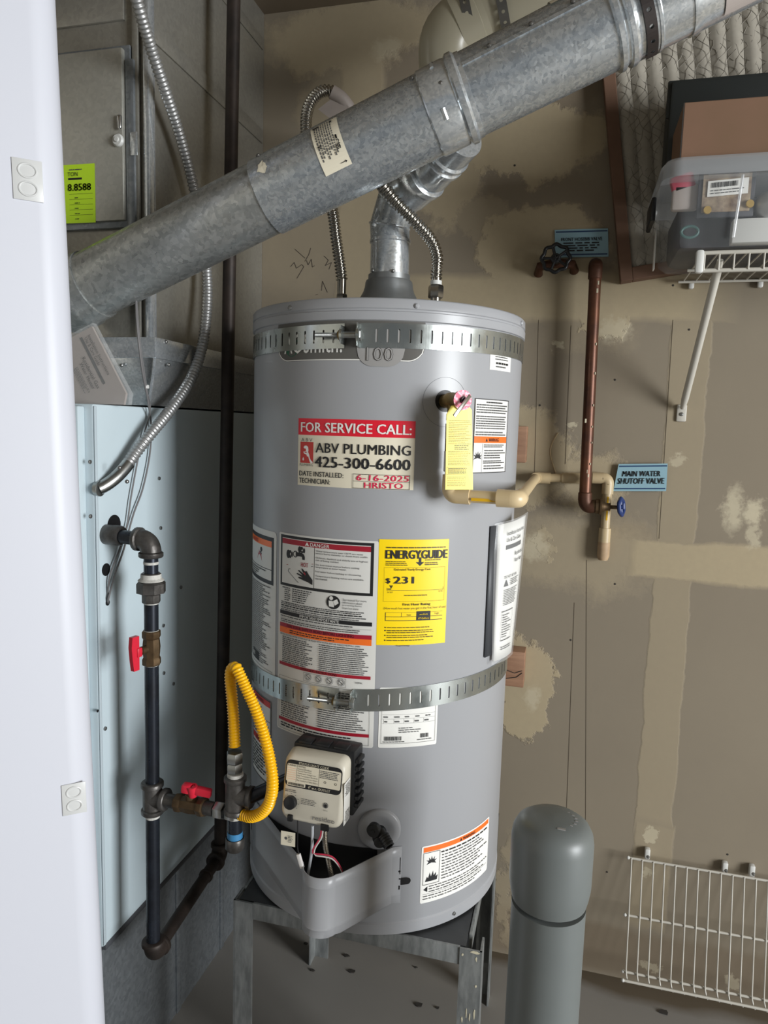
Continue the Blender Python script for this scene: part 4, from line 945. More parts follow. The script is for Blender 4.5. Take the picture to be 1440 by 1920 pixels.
# ================================================================== STRAPS AND WOOD BLOCKS
def seismic_strap(zc, gap0, gap1, bolt0, label, tilt=0.0):
    t = thing('seismic_strap', (HX, HY, zc), label, 'strap')
    r = HR + .0016; hh = .0212
    zf = lambda th: zc + tilt * math.sin(math.radians(th))
    fn = lambda u_, v: cyl(u_, zf(u_) + v, r + .0006 * (1 if u_ < gap0 + 1 else 0))
    pitch = math.degrees(.0195 / r); hw = math.degrees(.0019 / r)
    b = MB(); holes = [gap0 - 4.2 - pitch * k for k in range(22)][::-1]
    slotted_band(b, fn, -178, gap0, -hh, hh, [q for q in holes if q > -85], hw, .0115, 1.6); b.build('band', 'steel_band', t, solid=.0009, smooth=False)
    b = MB(); slotted_band(b, fn, gap1, 182, -hh, hh, [gap1 + 6 + pitch * k for k in range(19)], hw, .0115, 1.6); b.build('band', 'steel_band', t, solid=.0009, smooth=False)
    for g, s in ((gap0, -1), (gap1, 1)):          # turned-out ears that take the bolt
        a = math.radians(g); N_ = Vector((math.sin(a), -math.cos(a), 0)); T_ = Vector((math.cos(a), math.sin(a), 0))
        p = cyl(g, zf(g), r)
        e = MB().box(p + N_ * .011 - T_ * (s * .0005), (.0014, .022, hh * (1.9 if s > 0 else 1.5)), ax=(T_, N_, Vector((0, 0, 1))), bevel=.0006)
        e.lathe(p + N_ * .012 - T_ * .0022, T_, [(0, .0135), (.0045, .0135)], 20); e.build('strap_ear', 'steel_band', t)
    a = math.radians((gap0 + gap1) / 2); N_ = Vector((math.sin(a), -math.cos(a), 0)); T_ = Vector((math.cos(a), math.sin(a), 0))
    c = cyl((gap0 + gap1) / 2, zc, r) + N_ * .012; L0 = (gap0 + gap1) / 2 - bolt0
    s0 = c - T_ * (math.radians(L0) * r); s1 = c + T_ * .018
    p = []; n = int((s1 - s0).length / .0006)
    b = MB().tube([s0 + (s1 - s0) * (i / n) for i in range(n + 1)], [.0042 if i % 2 else .0038 for i in range(n + 1)], 10); b.build('bolt', 'zinc_bolt', t)
    b = MB(); hexnut(b, c - T_ * .022, T_, .0085, .007); b.build('nut', 'brass', t)
    b = MB(); b.tube([c - T_ * .014, c + T_ * .010], .0058, 14); b.build('sleeve', 'zinc_bolt', t)
    b = MB(); hexnut(b, c + T_ * .012, T_, .0105, .008); b.build('nut', 'zinc_bolt', t)
seismic_strap(CZ + .157, -1.4, 4.2, -11.5, 'slotted steel strap bolted around the top of the water heater', tilt=.004)
seismic_strap(CZ - .503, -.5, 5.0, -12.0, 'slotted steel strap bolted around the lower half of the water heater', tilt=.016)
for (x0, y0, x1, y1, lb) in ((940, 798, 985, 868, 'short wooden block behind upper right of the water heater'), (930, 1218, 981, 1290, 'split wooden block behind lower right of the water heater')):
    a = at(x0, y0, 1.845); c = at(x1, y1, 1.845)
    t = thing('wood_block', ((a.x + c.x) / 2, 1.87, c.z), lb, 'wood block')
    MB().box2((a.x - .06, 1.845, c.z), (c.x, YW - .001, a.z), bevel=.002).build('timber', 'wood', t)
    if y0 > 1000:
        b = MB(); b.tube([at(949, 1256, 1.844), at(965, 1262, 1.844), at(979, 1258, 1.844)], .0009, 5); b.tube([at(949, 1272, 1.844), at(968, 1270, 1.844), at(979, 1262, 1.844)], .0009, 5); b.build('crack', 'debris', t)

# ================================================================== WATER CONNECTORS
ZN = zt - .006
def connector(x, path, lb, collar, nutr, up):
    base = Vector((x, HY, ZN)); top = Vector(path[0])
    t = thing('flexible_water_connector', base, lb, 'water connector', 'corrugated water connectors on the heater top')
    b = MB(); b.lathe(base, (0, 0, 1), [(0, .0105), (up + .004, .0105)], 18); hexnut(b, base + Vector((0, 0, up)), (0, 0, 1), nutr, .026); b.build('union_nut', 'stainless', t)
    b = MB(); b.lathe(base + Vector((0, 0, up + .02)), (0, 0, 1), [(0, .0098), (top.z - base.z - up - .02, .0098)], 18); b.build('sleeve', 'stainless', t)
    if collar: MB().lathe(base + Vector((0, 0, up + .027)), (0, 0, 1), [(0, .0118), (.008, .0118)], 20).build('plastic_ring', 'white_plastic', t)
    b = MB(); corrugated(b, path, .0126, .0092, .0072, 16, 6); b.build('corrugated_hose', 'stainless', t, sharp=80)
    e = Vector(path[-1]); MB().lathe(e - Vector((0, .03, 0)), (0, 1, 0), [(0, .013), (.035, .013)], 16).build('wall_nipple', 'brass', t)
    return t
A = lambda px, py, y: at(px, py, y)
n1 = A(641, 524, HY); n2 = A(818, 522, HY)
tl_ = connector(n1.x, [n1, A(638, 500, 1.49), A(630, 445, 1.49), A(623, 395, 1.49), A(604, 335, 1.50), A(582, 285, 1.50), A(574, 240, 1.50), A(579, 200, 1.51), A(600, 173, 1.53), A(628, 174, 1.55), A(652, 200, 1.58), A(668, 235, 1.64), A(680, 260, 1.74), A(684, 268, 1.87)], 'left corrugated steel water connector looping up behind the flue pipe', False, .0125, .038)
connector(n2.x, [n2, A(819, 500, 1.49), A(819, 478, 1.48), A(808, 450, 1.46), A(780, 417, 1.43), A(750, 387, 1.41), A(728, 362, 1.40), A(708, 335, 1.40), A(695, 305, 1.42), A(694, 285, 1.52), A(700, 275, 1.68), A(704, 270, 1.87)], 'right corrugated steel water connector bending left to the vent elbow', True, .0160, .052)
# paper sleeve label on the loop of the left connector
lf0 = A(600, 205, 1.53); 
pl = MB(); pts = [A(622, 172, 1.535), A(640, 184, 1.545), A(655, 203, 1.56)]
pl.tube(catmull(pts, .004), .0142, 18, cap=False); pl.build('paper_label', 'bag_paper', tl_)
fp = [A(596, 205, 1.532), A(633, 176, 1.538), A(660, 208, 1.545), A(620, 223, 1.54)]
MB().prism(fp, (0, .0006, 0)).build('label_flag', 'bag_paper', tl_, smooth=False)

# ================================================================== FLUE
FY_ = 1.26; fa = at(130, 557, FY_); fbp = at(1000, 119, FY_); FD = (fbp - fa).normalized(); FA = fa - FD * .06
FU = Vector((0, -1, 0)); FV = FD.cross(FU); FV = FV if FV.z > 0 else -FV
def fs(px, py=None):               # distance along the flue of the point of its axis seen at px
    lo_, hi = 0.0, 3.0
    for _ in range(40):
        mid = (lo_ + hi) / 2; p = FA + FD * mid - CAM; x = 720 + FPX * p.dot(RIGHT) / p.dot(FWD)
        if x < px: lo_ = mid
        else: hi = mid
    return lo_
def fpnt(s, phi, r): return FA + FD * s + (FU * math.cos(phi) + FV * math.sin(phi)) * r
FL = thing('flue_pipe', FA, 'big galvanised flue pipe running diagonally above the water heater', 'flue pipe')
FR = .0655; S = fs
def sec(name, s0, s1, prof, m, **k):
    b = MB(); b.lathe(FA + FD * s0, FD, [(d * (s1 - s0), r) for d, r in prof], 56); return b.build(name, m, FL, sharp=30, **k)
sec('collar', S(118), S(178), [(0, FR + .004), (.42, FR + .004), (.5, FR + .0065), (.6, FR + .0065), (.68, FR + .003), (.9, FR + .003), (1, FR + .002)], 'galv_flue_old')
sec('pipe_section', S(170), S(505), [(0, FR - .001), (1, FR - .001)], 'galv_flue_old')
sec('pipe_section', S(500), S(815), [(0, FR + .001), (.004, FR + .002), (1, FR + .0018)], 'galv_flue')
sec('wye_collar', S(806), S(884), [(0, FR + .003), (.03, FR + .0045), (.6, FR + .0045), (.66, FR + .003), (.72, FR + .0075), (.84, FR + .0075), (.9, FR + .003), (1, FR + .0025)], 'galv_bright')
sec('pipe_section', S(876), S(1150), [(0, FR + .001), (1, FR + .001)], 'galv_flue')
sec('beaded_collar', S(1138), S(1178), [(0, FR + .001), (.1, FR + .006), (.3, FR + .006), (.4, FR + .002), (.5, FR + .002), (.6, FR + .006), (.8, FR + .006), (1, FR + .002)], 'galv_bright')
sec('pipe_section', S(1170), S(1290), [(0, FR + .002), (.35, FR + .002), (.36, FR + .0035), (.40, FR + .0035), (.42, FR + .001), (1, FR + .001)], 'galv_bright')
sec('pipe_section', S(1275), S(1275) + .5, [(0, FR + .0035), (.02, FR + .0035), (.03, FR + .0015), (1, FR + .0015)], 'galv_bright')
for s0, s1, ph in ((S(884), S(1140), .30), (S(816), S(880), .35)):
    b = MB(); rings = []
    for s_ in (s0, s1): rings.append([fpnt(s_, ph + d, FR + q) for d, q in ((-.05, .0005), (-.05, .003), (.05, .003), (.06, .0005))])
    b.rings(rings); b.build('lock_seam', 'galv_flue', FL)
for px, ph in ((505, .1),): pass
rv_ = [(S(935), .42), (S(1010), .42), (S(1085), .45), (S(1140), .5), (S(838), .95), (S(842), .1), (S(868), .42), (S(868), .62), (S(520), .95), (S(800), .7)]
for s_, ph in rv_:
    p = fpnt(s_, ph, FR + .003); MB().lathe(p - (p - (FA + FD * s_)).normalized() * .002, p - (FA + FD * s_), [(0, .0042), (.003, .0038), (.0045, .0018), (.0045, 0)], 10, cap=False).build('rivet', 'hanger_galv', FL)
for s_, ph in ((S(832), -.55), (S(836), .75), (S(1224), .15)):
    p = fpnt(s_, ph, FR + .005); MB().tube([fpnt(s_, ph - .13, FR + .003), fpnt(s_, ph + .13, FR + .003)], .004, 8).build('dimple', 'galv_bright', FL)
# hanger strap and stickers
hsb = MB(); hf = lambda u_, v: fpnt(S(1196) - v + .006 * math.sin(u_ * 2) * 0, u_, FR + .005)
slotted_band(hsb, hf, -1.75, 1.75, -.0085, .0085, [-1.5 + .33 * k for k in range(10)], .045, .0036, .12, rv=.0034)
hsb.build('hanger_band', 'hanger_dark', FL, solid=.001, smooth=False)
def flue_sticker(px_c, phi0, phi1, s0, s1, name, m):
    v = []; n = 16
    for i in range(n + 1): ph = phi0 + (phi1 - phi0) * i / n; v += [fpnt(s0, ph, FR + .0032), fpnt(s1, ph, FR + .0032)]
    b = MB(); b.add(v, [(2 * i, 2 * i + 1, 2 * i + 3, 2 * i + 2) for i in range(n)]); return b.build(name, m, FL, smooth=False, fixn=False)
q0, q1 = S(617), S(664)
st = flue_sticker(0, -.62, .72, q0, q1, 'rating_sticker', 'tape_cream')
fn = lambda u_, v, l: fpnt(q0 + (q1 - q0) * u_ / 500, .72 - (1.34) * v / 1000, FR + .0032 + l)
cv = Canvas(fn, 1000)
for k in range(8):      # rows of fine print run down the pipe
    x = 60 + k * 42
    rnd = random.Random(k); y = 40
    while y < 760 - 60 * (k % 3):
        w_ = rnd.uniform(20, 70); cv.rect('fine_print', 'ink_soft', x, y, x + 20, min(y + w_, 790)); y += w_ + 14
cv.words('fine_print', 'ink', 40, 200, 30, 90, 1, .6, 5); cv.disc('fine_print', 'ink', 380, 80, 26, 30)
cv.text('numerals', 'ink', '1', 400, 425, 420, 500, .03); cv.text('numerals', 'ink', '2', 395, 445, 510, 600, .03); cv.ring('numerals', 'ink', 400, 640, 38, 7); cv.text('numerals', 'ink', '24', 365, 435, 600, 680, .03)
cv.rect('numerals', 'ink', 330, 905, 420, 915); cv.poly('numerals', 'ink', [(420, 885), (450, 910), (420, 935)]); cv.text('numerals', 'ink', 'INC', 60, 130, 480, 540, .02); cv.build(st)
st = flue_sticker(0, .75, 1.35, S(1052), S(1095), 'edge_sticker', 'tape_cream')
st = flue_sticker(0, -1.5, -.35, S(1330), S(1440), 'warning_sticker', 'bag_paper')
b = MB(); w0, w1 = S(1375), S(1400)
b.add([fpnt(w0, -.9, FR + .0038), fpnt(w1, -.9, FR + .0038), fpnt(w1, -.65, FR + .0038), fpnt(w0, -.65, FR + .0038)], [(0, 1, 2, 3)]); b.build('red_print', 'dark_red_print', st, fixn=False)
b = MB(); rnd = random.Random(4); cen = (S(526), .33); b.add([fpnt(cen[0], cen[1], FR + .0026)] + [fpnt(cen[0] + .013 * rnd.uniform(.45, 1.1) * math.cos(k * .449), cen[1] + .22 * rnd.uniform(.45, 1.1) * math.sin(k * .449), FR + .0026) for k in range(14)], [(0, k, k % 14 + 1) for k in range(1, 15)]); b.build('torn_paper', 'tape_cream', FL, fixn=False, smooth=False)

# ---- vent connector from heater to flue
VC = thing('vent_connector', (HX, HY, zt + .082), 'shiny galvanised vent elbow joining the heater top to the flue', 'vent pipe')
vr = .0408; vx = HX - .003; vz = zt + .082
zA = A(727, 455, HY).z
MB().lathe((vx, HY, vz), (0, 0, 1), [(0, vr), (zA - vz - .004, vr), (zA - vz - .002, vr + .002), (zA - vz + .004, vr + .002)], 40).build('pipe_section', 'galv_bright', VC)
e0 = Vector((vx, HY, zA)); e1 = Vector((vx - .002, HY - .002, A(727, 425, HY).z)); e2 = A(744, 378, 1.475); e3 = A(775, 350, 1.455)
def gore(p, q, dp, dq, name, m='galv_flue'):       # elbow gore: end rings tilted to their own plane
    ax = (q - p).normalized(); rings = []
    for c_, d_ in ((p, dp), (q, dq)):
        d_ = d_.normalized(); u_, v_, _ = frame(ax, Vector((0, 1, 0))); R_ = []
        for k in range(36):
            w_ = u_ * math.cos(k * math.pi / 18) + v_ * math.sin(k * math.pi / 18)
            R_.append(c_ + w_ * vr - ax * (w_.dot(d_) / ax.dot(d_)) * vr)
        rings.append(R_)
    b = MB(); b.rings(rings, cap=False); o = b.build(name, m, VC, sharp=60)
    bb = MB(); R_ = rings[1]; bb.tube(R_ + [R_[0], R_[1]], .0025, 8); bb.build('bead', 'galv_bright', VC)
    return o
Zv = Vector((0, 0, 1)); f1 = (e2 - e1).normalized(); f2 = (e3 - e2).normalized()
gore(e0, e1, Zv + Vector((-.12, 0, 0)), Zv + f1, 'elbow_gore'); gore(e1, e2, Zv + f1, f1 + f2, 'elbow_gore')
e4 = A(812, 318, 1.42); e5 = A(856, 268, 1.36)
MB().lathe(e2, e3 - e2, [(0, vr), ((e3 - e2).length * .95, vr)], 36).build('elbow_gore', 'galv_flue', VC)
D_ = (e4 - e3); MB().lathe(e3 - D_ * .25, D_, [(0, vr + .0015), (.002, vr + .003), (D_.length * .70, vr + .003), (D_.length * .75, vr + .0055), (D_.length * .95, vr + .0055), (D_.length, vr)], 40).build('coupling', 'galv_bright', VC, sharp=30)
D_ = (e5 - e4); L_ = D_.length
MB().lathe(e4, D_, [(-.01, vr), (L_ * .35, vr), (L_ * .40, vr + .004), (L_ * .50, vr + .004), (L_ * .54, vr), (L_ * .62, vr + .004), (L_ * .70, vr + .004), (L_ * .75, vr), (L_ * 1.25, vr)], 40).build('wye_branch', 'galv_bright', VC, sharp=30)
for px, py in ((699, 507), (737, 508)):
    p = A(px, py, HY - vr * (.98 if px > 720 else .75)); MB().ball(p, .004, 10).build('screw', 'screw', VC)
b = MB(); p0 = A(702, 425, 1.455); p1 = A(712, 392, 1.447); b.box((p0 + p1) / 2, (.014, .003, (p1 - p0).length), ax=(frame(p1 - p0, (0, 1, 0))[1], Vector((0, 1, 0)), (p1 - p0).normalized()), bevel=.001); b.build('seam_plate', 'galv_bright', VC)

# ---- white plastic pipe with hanger bands at the ceiling
t = thing('plastic_vent_pipe', A(850, 60, 1.62), 'cream plastic elbow pipe behind the flue near the ceiling', 'pipe')
pr_ = .062
p0, p1, p2 = A(1120, -60, 1.62), A(905, 22, 1.62), A(865, 48, 1.62)
MB().lathe(p1, p0 - p1, [(0, pr_ - .004), ((p0 - p1).length, pr_ - .004)], 40).build('pipe_run', 'pvc_white', t)
el = catmull([p1, p2, A(842, 75, 1.62), A(838, 112, 1.63), A(845, 150, 1.64)], .008)
MB().tube(el, [pr_] * len(el), 40).build('elbow', 'pvc_white', t, sharp=60)
MB().lathe(p2, p1 - p2, [(-.012, pr_ + .001), (-.010, pr_ + .004), (.035, pr_ + .004), (.037, pr_)], 40).build('socket', 'pvc_white', t)
dd = (p0 - p1).normalized(); uu, vv, _ = frame(dd, (0, -1, 0))
for px, py in ((880, 40), (940, 8)):
    o_ = p1 + dd * (A(px, py, 1.62) - p1).dot(dd)
    b = MB(); slotted_band(b, lambda q, v, o_=o_: o_ + dd * v + (uu * math.cos(q) + vv * math.sin(q)) * (pr_ + .006), -2.2, 2.2, -.010, .010, [-2 + .3 * k for k in range(14)], .05, .0036, .15, rv=.0034); b.build('hanger_band', 'hanger_galv', t, solid=.001, smooth=False)

# ================================================================== GAS LINE
XG = -.76
gr = .0134
def g_(px, py): return atx(px, py, XG)
gy = 1.178
G = lambda py: Vector((XG, gy + .004 * (1000 - py) / 700, atx(286, py, XG).z))
gt, gb_ = G(1012), G(1785)
rear_b = Vector((-.780, 1.497, gb_.z + .008)); rear_t = Vector((-.780, 1.556, ZC))
GL = thing('gas_line', (XG, gy, gb_.z), 'dark iron gas pipe with red valves in front of the furnace', 'gas pipe')
def gpipe(a, c, m='black_iron', r=gr): return MB().tube([a, c], r, 20).build('pipe', m, GL)
def elbow(c, d0, d1, m='malleable_iron', r=.0185):    # c: corner, d0/d1: directions of the two mouths
    d0 = Vector(d0).normalized(); d1 = Vector(d1).normalized(); k = .026
    pts = arc3(c + d0 * k, c, c + d1 * k, 10)
    b = MB(); b.tube(pts, r, 20)
    for d_ in (d0, d1): b.lathe(c + d_ * (k - .004), d_, [(0, r + .0005), (.002, r + .0035), (.009, r + .0035), (.011, r + .0015), (.011, gr)], 20)
    return b.build('elbow', m, GL, sharp=50)
def tee(c, main, br, m='malleable_iron', r=.0185):
    main = Vector(main).normalized(); br = Vector(br).normalized(); k = .030
    b = MB(); b.tube([c - main * k, c + main * k], r, 20); b.tube([c, c + br * k], r, 20)
    for d_ in (main, -main, br): b.lathe(c + d_ * (k - .008), d_, [(0, r + .0005), (.002, r + .0035), (.009, r + .0035), (.011, r + .0015), (.011, gr)], 20)
    return b.build('tee', m, GL, sharp=50)
def thread_ring(c, d): MB().lathe(c, d, [(0, gr + .0008), (.005, gr + .0008)], 18).build('thread', 'thread_white', GL)
def ball_valve(c, d, hdir, hl, name='ball_valve', m='old_brass'):
    d = Vector(d).normalized(); hd = Vector(hdir).normalized(); b = MB()
    b.lathe(c, d, [(-.034, .0165), (-.032, .0178), (-.022, .0178), (-.018, .0155), (-.010, .0165), (0, .0172), (.010, .0165), (.018, .0155), (.022, .0178), (.032, .0178), (.034, .0165)], 8)
    b.lathe(c, hd, [(0, .008), (.026, .008), (.027, .006), (.032, .006)], 14); o = b.build(name, m, GL, sharp=30)
    return o
elbow(gt, (-1, .06, 0), (0, 0, -1), r=.0195)
hole = atx(214, 985, XF); stub = Vector((XF, hole.y, gt.z))
gpipe(gt + Vector((-.02, .001, 0)), Vector((XF - .03, gt.y + .012, gt.z + .004)))
MB().lathe(Vector((XF - .006, gt.y + .010, gt.z + .003)), (1, -.08, 0), [(0, .0185), (.002, .0195), (.040, .0195), (.044, .0175)], 24).build('coupling', 'malleable_iron', GL)
zu = G(1098); zv_ = G(1213); zt_ = G(1495)
gpipe(gt - Vector((0, 0, .02)), G(1790)); thread_ring(G(1052), (0, 0, -1)); thread_ring(G(1126), (0, 0, -1)); thread_ring(G(1180) , (0, 0, -1)); thread_ring(G(1246), (0, 0, 1)); MB().lathe(zu + Vector((0, 0, .024)), (0, 0, -1), [(0, .0192), (.008, .0196), (.012, .0245), (.013, .0245)], 18).build('thread', 'thread_white', GL)
b = MB(); b.lathe(zu, (0, 0, 1), [(-.032, .0165), (-.030, .0175), (-.016, .0175), (-.014, .020), (-.012, .0275), (.006, .0275), (.010, .024)], 8); b.lathe(zu, (0, 0, 1), [(.008, .0185), (.024, .0185), (.026, .0165)], 24); b.build('union', 'malleable_iron', GL, sharp=30)
bv = ball_valve(zv_, (0, 0, 1), (-.25, -1, 0), .02)
# red wing handle of the vertical valve, standing edge-on toward the room
hc = zv_ + Vector((-.25, -1, 0)).normalized() * .030
X_ = Vector((-.25, -1, 0)).normalized(); Y_ = Vector((1, -.25, 0)).normalized(); Z_ = Vector((0, 0, 1))
b = MB(); b.box(hc + X_ * .004, (.012, .014, .018), ax=(X_, Y_, Z_), bevel=.002)
prof = [(-.000, -.034), (.013, -.034), (.016, -.012), (.018, .012), (.016, .032), (.000, .032)]
b.prism([hc + X_ * (.004 + x) + Z_ * z - Y_ * .0045 for x, z in prof], Y_ * .009); b.build('valve_handle', 'red_handle', bv)
tee(zt_, (0, 0, 1), (1, 0, 0)); thread_ring(zt_ - Vector((0, 0, .036)), (0, 0, -1))
# branch to the heater
be = at(430, 1523, 1.150); bs = zt_; bdv = (be - bs).normalized(); BP = lambda px: bs + (be - bs) * ((px - 290) / 140.0)
gpipe(bs + bdv * .02, BP(405), 'malleable_iron'); thread_ring(BP(310) , bdv)
bv2 = ball_valve(BP(362), bdv, (0, -.25, 1), .02)
hc = BP(378) + Vector((-.004, -.006, .030)); b = MB(); b.lathe(BP(368) + Vector((0, -.005, .022)), (0, -.15, 1), [(0, .008), (.018, .010), (.022, .010), (.0225, .006), (.010, .006), (.010, 0)], 16, cap=False)
hd_ = Vector((1, .1, -.12)).normalized(); b.box(BP(368) + Vector((0, -.006, .036)) + hd_ * .018, (.040, .013, .016), ax=(hd_, Vector((-.1, 1, 0)).normalized(), Vector((.12, 0, 1)).normalized()), bevel=.003)
b.box(BP(368) + Vector((0, -.006, .036)) - hd_ * .012, (.018, .018, .018), ax=(hd_, Vector((-.1, 1, 0)).normalized(), Vector((.12, 0, 1)).normalized()), bevel=.004); b.build('valve_handle', 'red_handle', bv2)
# bottom elbow, run back along the floor box, and the riser at the back
rb = G(1792); rd = (rear_b - rb).normalized()
elbow(rb, (0, 0, 1), rd, 'rusty_iron', .0195)
gpipe(rb + rd * .02, rear_b - rd * .02, 'rusty_iron', .0138); MB().lathe(rb + rd * .24, rd, [(0, .0165), (.004, .0172), (.006, .0172), (.008, .0165)], 18).build('coupling', 'rusty_iron', GL)
elbow(rear_b, -rd, (0, .03, 1), 'rusty_iron', .0195)
gpipe(rear_b + Vector((0, 0, .02)), rear_t, 'rusty_iron', .0150)

# ---- yellow connector
b_end = at(444, 1526, 1.147); YC = thing('yellow_gas_connector', be, 'bright yellow corrugated gas connector hose looping beside the heater', 'gas hose')
top_n = at(440, 1420, 1.150)
yp = [at(452, 1527, 1.146), at(472, 1531, 1.140), at(492, 1523, 1.132), at(506, 1503, 1.125), at(511, 1470, 1.120), at(507, 1430, 1.122), at(497, 1385, 1.127), at(481, 1335, 1.135), at(462, 1292, 1.142), at(450, 1266, 1.147), at(442, 1252, 1.152), at(434, 1256, 1.158), at(432, 1275, 1.160), at(435, 1310, 1.158), at(438, 1350, 1.155), at(440, 1400, 1.151)]
b = MB(); corrugated(b, yp, .0112, .0088, .0056, 16); b.build('corrugated_hose', 'yellow_coat', YC, sharp=80)
yl = [at(511, 1475, 1.120), at(508, 1435, 1.1215)]
for p_, d_, nm in ((at(405, 1518, 1.155), bdv, 'nut'), (at(428, 1522, 1.150), bdv, 'nut')):
    b = MB(); hexnut(b, p_, d_, .0165, .0200); b.build('hex_nut', 'zinc_bolt', YC)
b = MB(); hexnut(b, at(440, 1447, 1.150), (0, 0, 1), .0155, .018); hexnut(b, at(440, 1429, 1.150), (0, 0, 1), .0160, .020); b.build('hex_nut', 'zinc_bolt', YC)
# ---- drip leg between connector and control valve
dp = at(441, 1490, 1.150); DLX = dp.x
DL = thing('gas_drip_leg', (DLX, 1.150, at(440, 1590, 1.15).z), 'black iron gas tee and drip leg feeding the control valve', 'gas pipe')
b = MB(); b.tube([dp - Zv * .034, dp + Zv * .034], .0185, 20)
for s in (-1, 1): b.lathe(dp + Zv * (s * .026), Zv * s, [(0, .019), (.002, .0212), (.009, .0212), (.011, .014)], 20)
b.tube([dp, dp + Vector((.034, 0, 0))], .0180, 20); b.lathe(dp + Vector((.026, 0, 0)), (1, 0, 0), [(0, .0185), (.002, .0205), (.009, .0205), (.011, .013)], 20); b.build('tee', 'malleable_iron', DL, sharp=50)
MB().tube([dp + Vector((.03, 0, 0)), gp(-hw_ + .004, -.004, .045)], .0128, 18).build('nipple', 'black_iron', DL)
MB().tube([dp - Zv * .03, dp - Zv * .090], .0134, 18).build('nipple', 'black_iron', DL)
MB().lathe(dp - Zv * .040, -Zv, [(0, .0150), (.005, .0150)], 16).build('thread', 'thread_white', DL); MB().lathe(dp + Zv * .037, Zv, [(0, .0150), (.006, .0150)], 16).build('thread', 'thread_white', DL)
MB().lathe(dp - Zv * .073, -Zv, [(0, .0142), (.012, .0146)], 16).build('sealant_tape', 'blue_tape', DL)
MB().lathe(dp - Zv * .085, -Zv, [(0, .0165), (.002, .0178), (.020, .0178), (.025, .014), (.026, 0)], 20, cap=False).build('cap', 'malleable_iron', DL)

# ================================================================== CONDUIT, CABLE, BOOKLET
CN = thing('flexible_conduit', atx(215, 915, XF), 'grey spiral metal conduit running down to the furnace side', 'conduit')
xc = lambda px, py, x: atx(px, py, x)
cp = [xc(250, -30, -.80), xc(262, 20, -.805), xc(285, 95, -.815), xc(310, 170, -.82), xc(333, 240, -.825), xc(353, 310, -.828), xc(368, 375, -.83), xc(380, 445, -.83), xc(388, 515, -.820), xc(388, 580, -.812), xc(379, 650, -.808), xc(358, 710, -.808), xc(322, 765, -.814), xc(285, 810, -.822), xc(255, 848, -.832), xc(234, 878, -.836)]
b = MB(); corrugated(b, cp, .0122, .0094, .0080, 16); b.build('spiral_hose', 'conduit_metal', CN, sharp=80)
e_ = cp[-1]; f_ = atx(208, 912, XF + .022)
b = MB(); b.tube(arc3(e_ + (e_ - f_) * .25, f_ + (e_ - f_) * .2, Vector((XF + .004, f_.y - .012, f_.z - .004)), 8), .0125, 18); b.build('angle_connector', 'zinc_bolt', CN)
MB().lathe(Vector((XF, f_.y - .012, f_.z - .004)), (1, 0, 0), [(0, .015), (.008, .015), (.009, .0125)], 20).build('locknut', 'zinc_bolt', CN)
for px, py in ((224, 877), (238, 903)): MB().ball(atx(px, py, XF + .045), .004, 10).build('clamp_screw', 'screw', CN)
CB = thing('thermostat_cable', atx(203, 1130, XF), 'thin grey cable drooping across the furnace side', 'cable')
kx = XF + .008
b = MB(); smooth_tube(b, [xc(254, 540, XF + .012), xc(257, 610, XF + .034), xc(266, 690, XF + .036), xc(277, 750, XF + .024), xc(283, 795, kx), xc(281, 850, kx), xc(268, 915, kx), xc(250, 965, kx), xc(232, 1030, kx), xc(215, 1078, kx), xc(204, 1120, kx), xc(202, 1131, XF)], .0019, seg=8); b.build('strand', 'cable_grey', CB)
b = MB(); smooth_tube(b, [xc(254, 540, XF + .014), xc(262, 640, XF + .036), xc(275, 730, XF + .030), xc(281, 770, XF + .012), xc(262, 845, kx), xc(246, 930, kx), xc(238, 985, kx), xc(224, 1030, kx), xc(206, 1080, kx), xc(201, 1130, XF)], .0018, seg=8); b.build('strand', 'cable_grey', CB)
MB().box(xc(275, 725, XF + .030), (.006, .012, .008), bevel=.002).build('cable_clip', 'white_plastic', CB)

BK = thing('bagged_manual', at(195, 762, 1.2), 'bagged instruction booklet standing on the furnace top', 'booklet')
byy = 1.215
o0 = at(166, 610, byy); q1_ = at(238, 735, byy); ex = (at(213, 752, byy) - at(145, 620, byy))
tlc = at(120, 640, byy); trc = at(172, 612, byy); brc = at(236, 738, byy); blc = at(150, 775, byy) 
blc.z = max(blc.z, zft + .001); 
mid_ = at(232, 762, byy); mid_.z = zft + .001; bl2 = at(140, 768, byy); bl2.z = zft + .001
MB().prism([tlc, trc, brc, mid_, bl2], (0, .006, 0)).build('booklet', 'bag_paper', BK, smooth=False)
MB().prism([tlc + Vector((-.004, -.003, .004)), trc + Vector((.004, -.003, .006)), brc + Vector((.010, -.003, 0)), mid_ + Vector((.012, -.003, 0)), bl2 + Vector((-.004, -.003, 0))], (0, .012, 0)).build('plastic_bag', 'bag_clear', BK, smooth=False)
tx = (brc - trc).normalized(); ty = Vector((0, -1, 0)).cross(tx); ty = ty if ty.x < 0 else -ty
fn = plane_fn(trc + Vector((0, -.0004, 0)), tx, ty, .0001, (0, -1, 0)); cv = Canvas(fn, 500)
cv.text('lettering', I, 'Installation Instructions', 120, 980, 95, 165); cv.text('lettering', I, 'Use & Care Guide', 120, 720, 185, 255); cv.rect('lettering', 'ink_soft', 60, 290, 1080, 345)
cv.text('lettering', I, 'Residential Gas', 420, 1090, 420, 500); cv.text('lettering', I, 'Water Heater', 480, 1050, 525, 600); cv.words('lettering', 'ink_soft', 500, 1100, 660, 800, 5, .4, 4, .3); cv.build(BK)

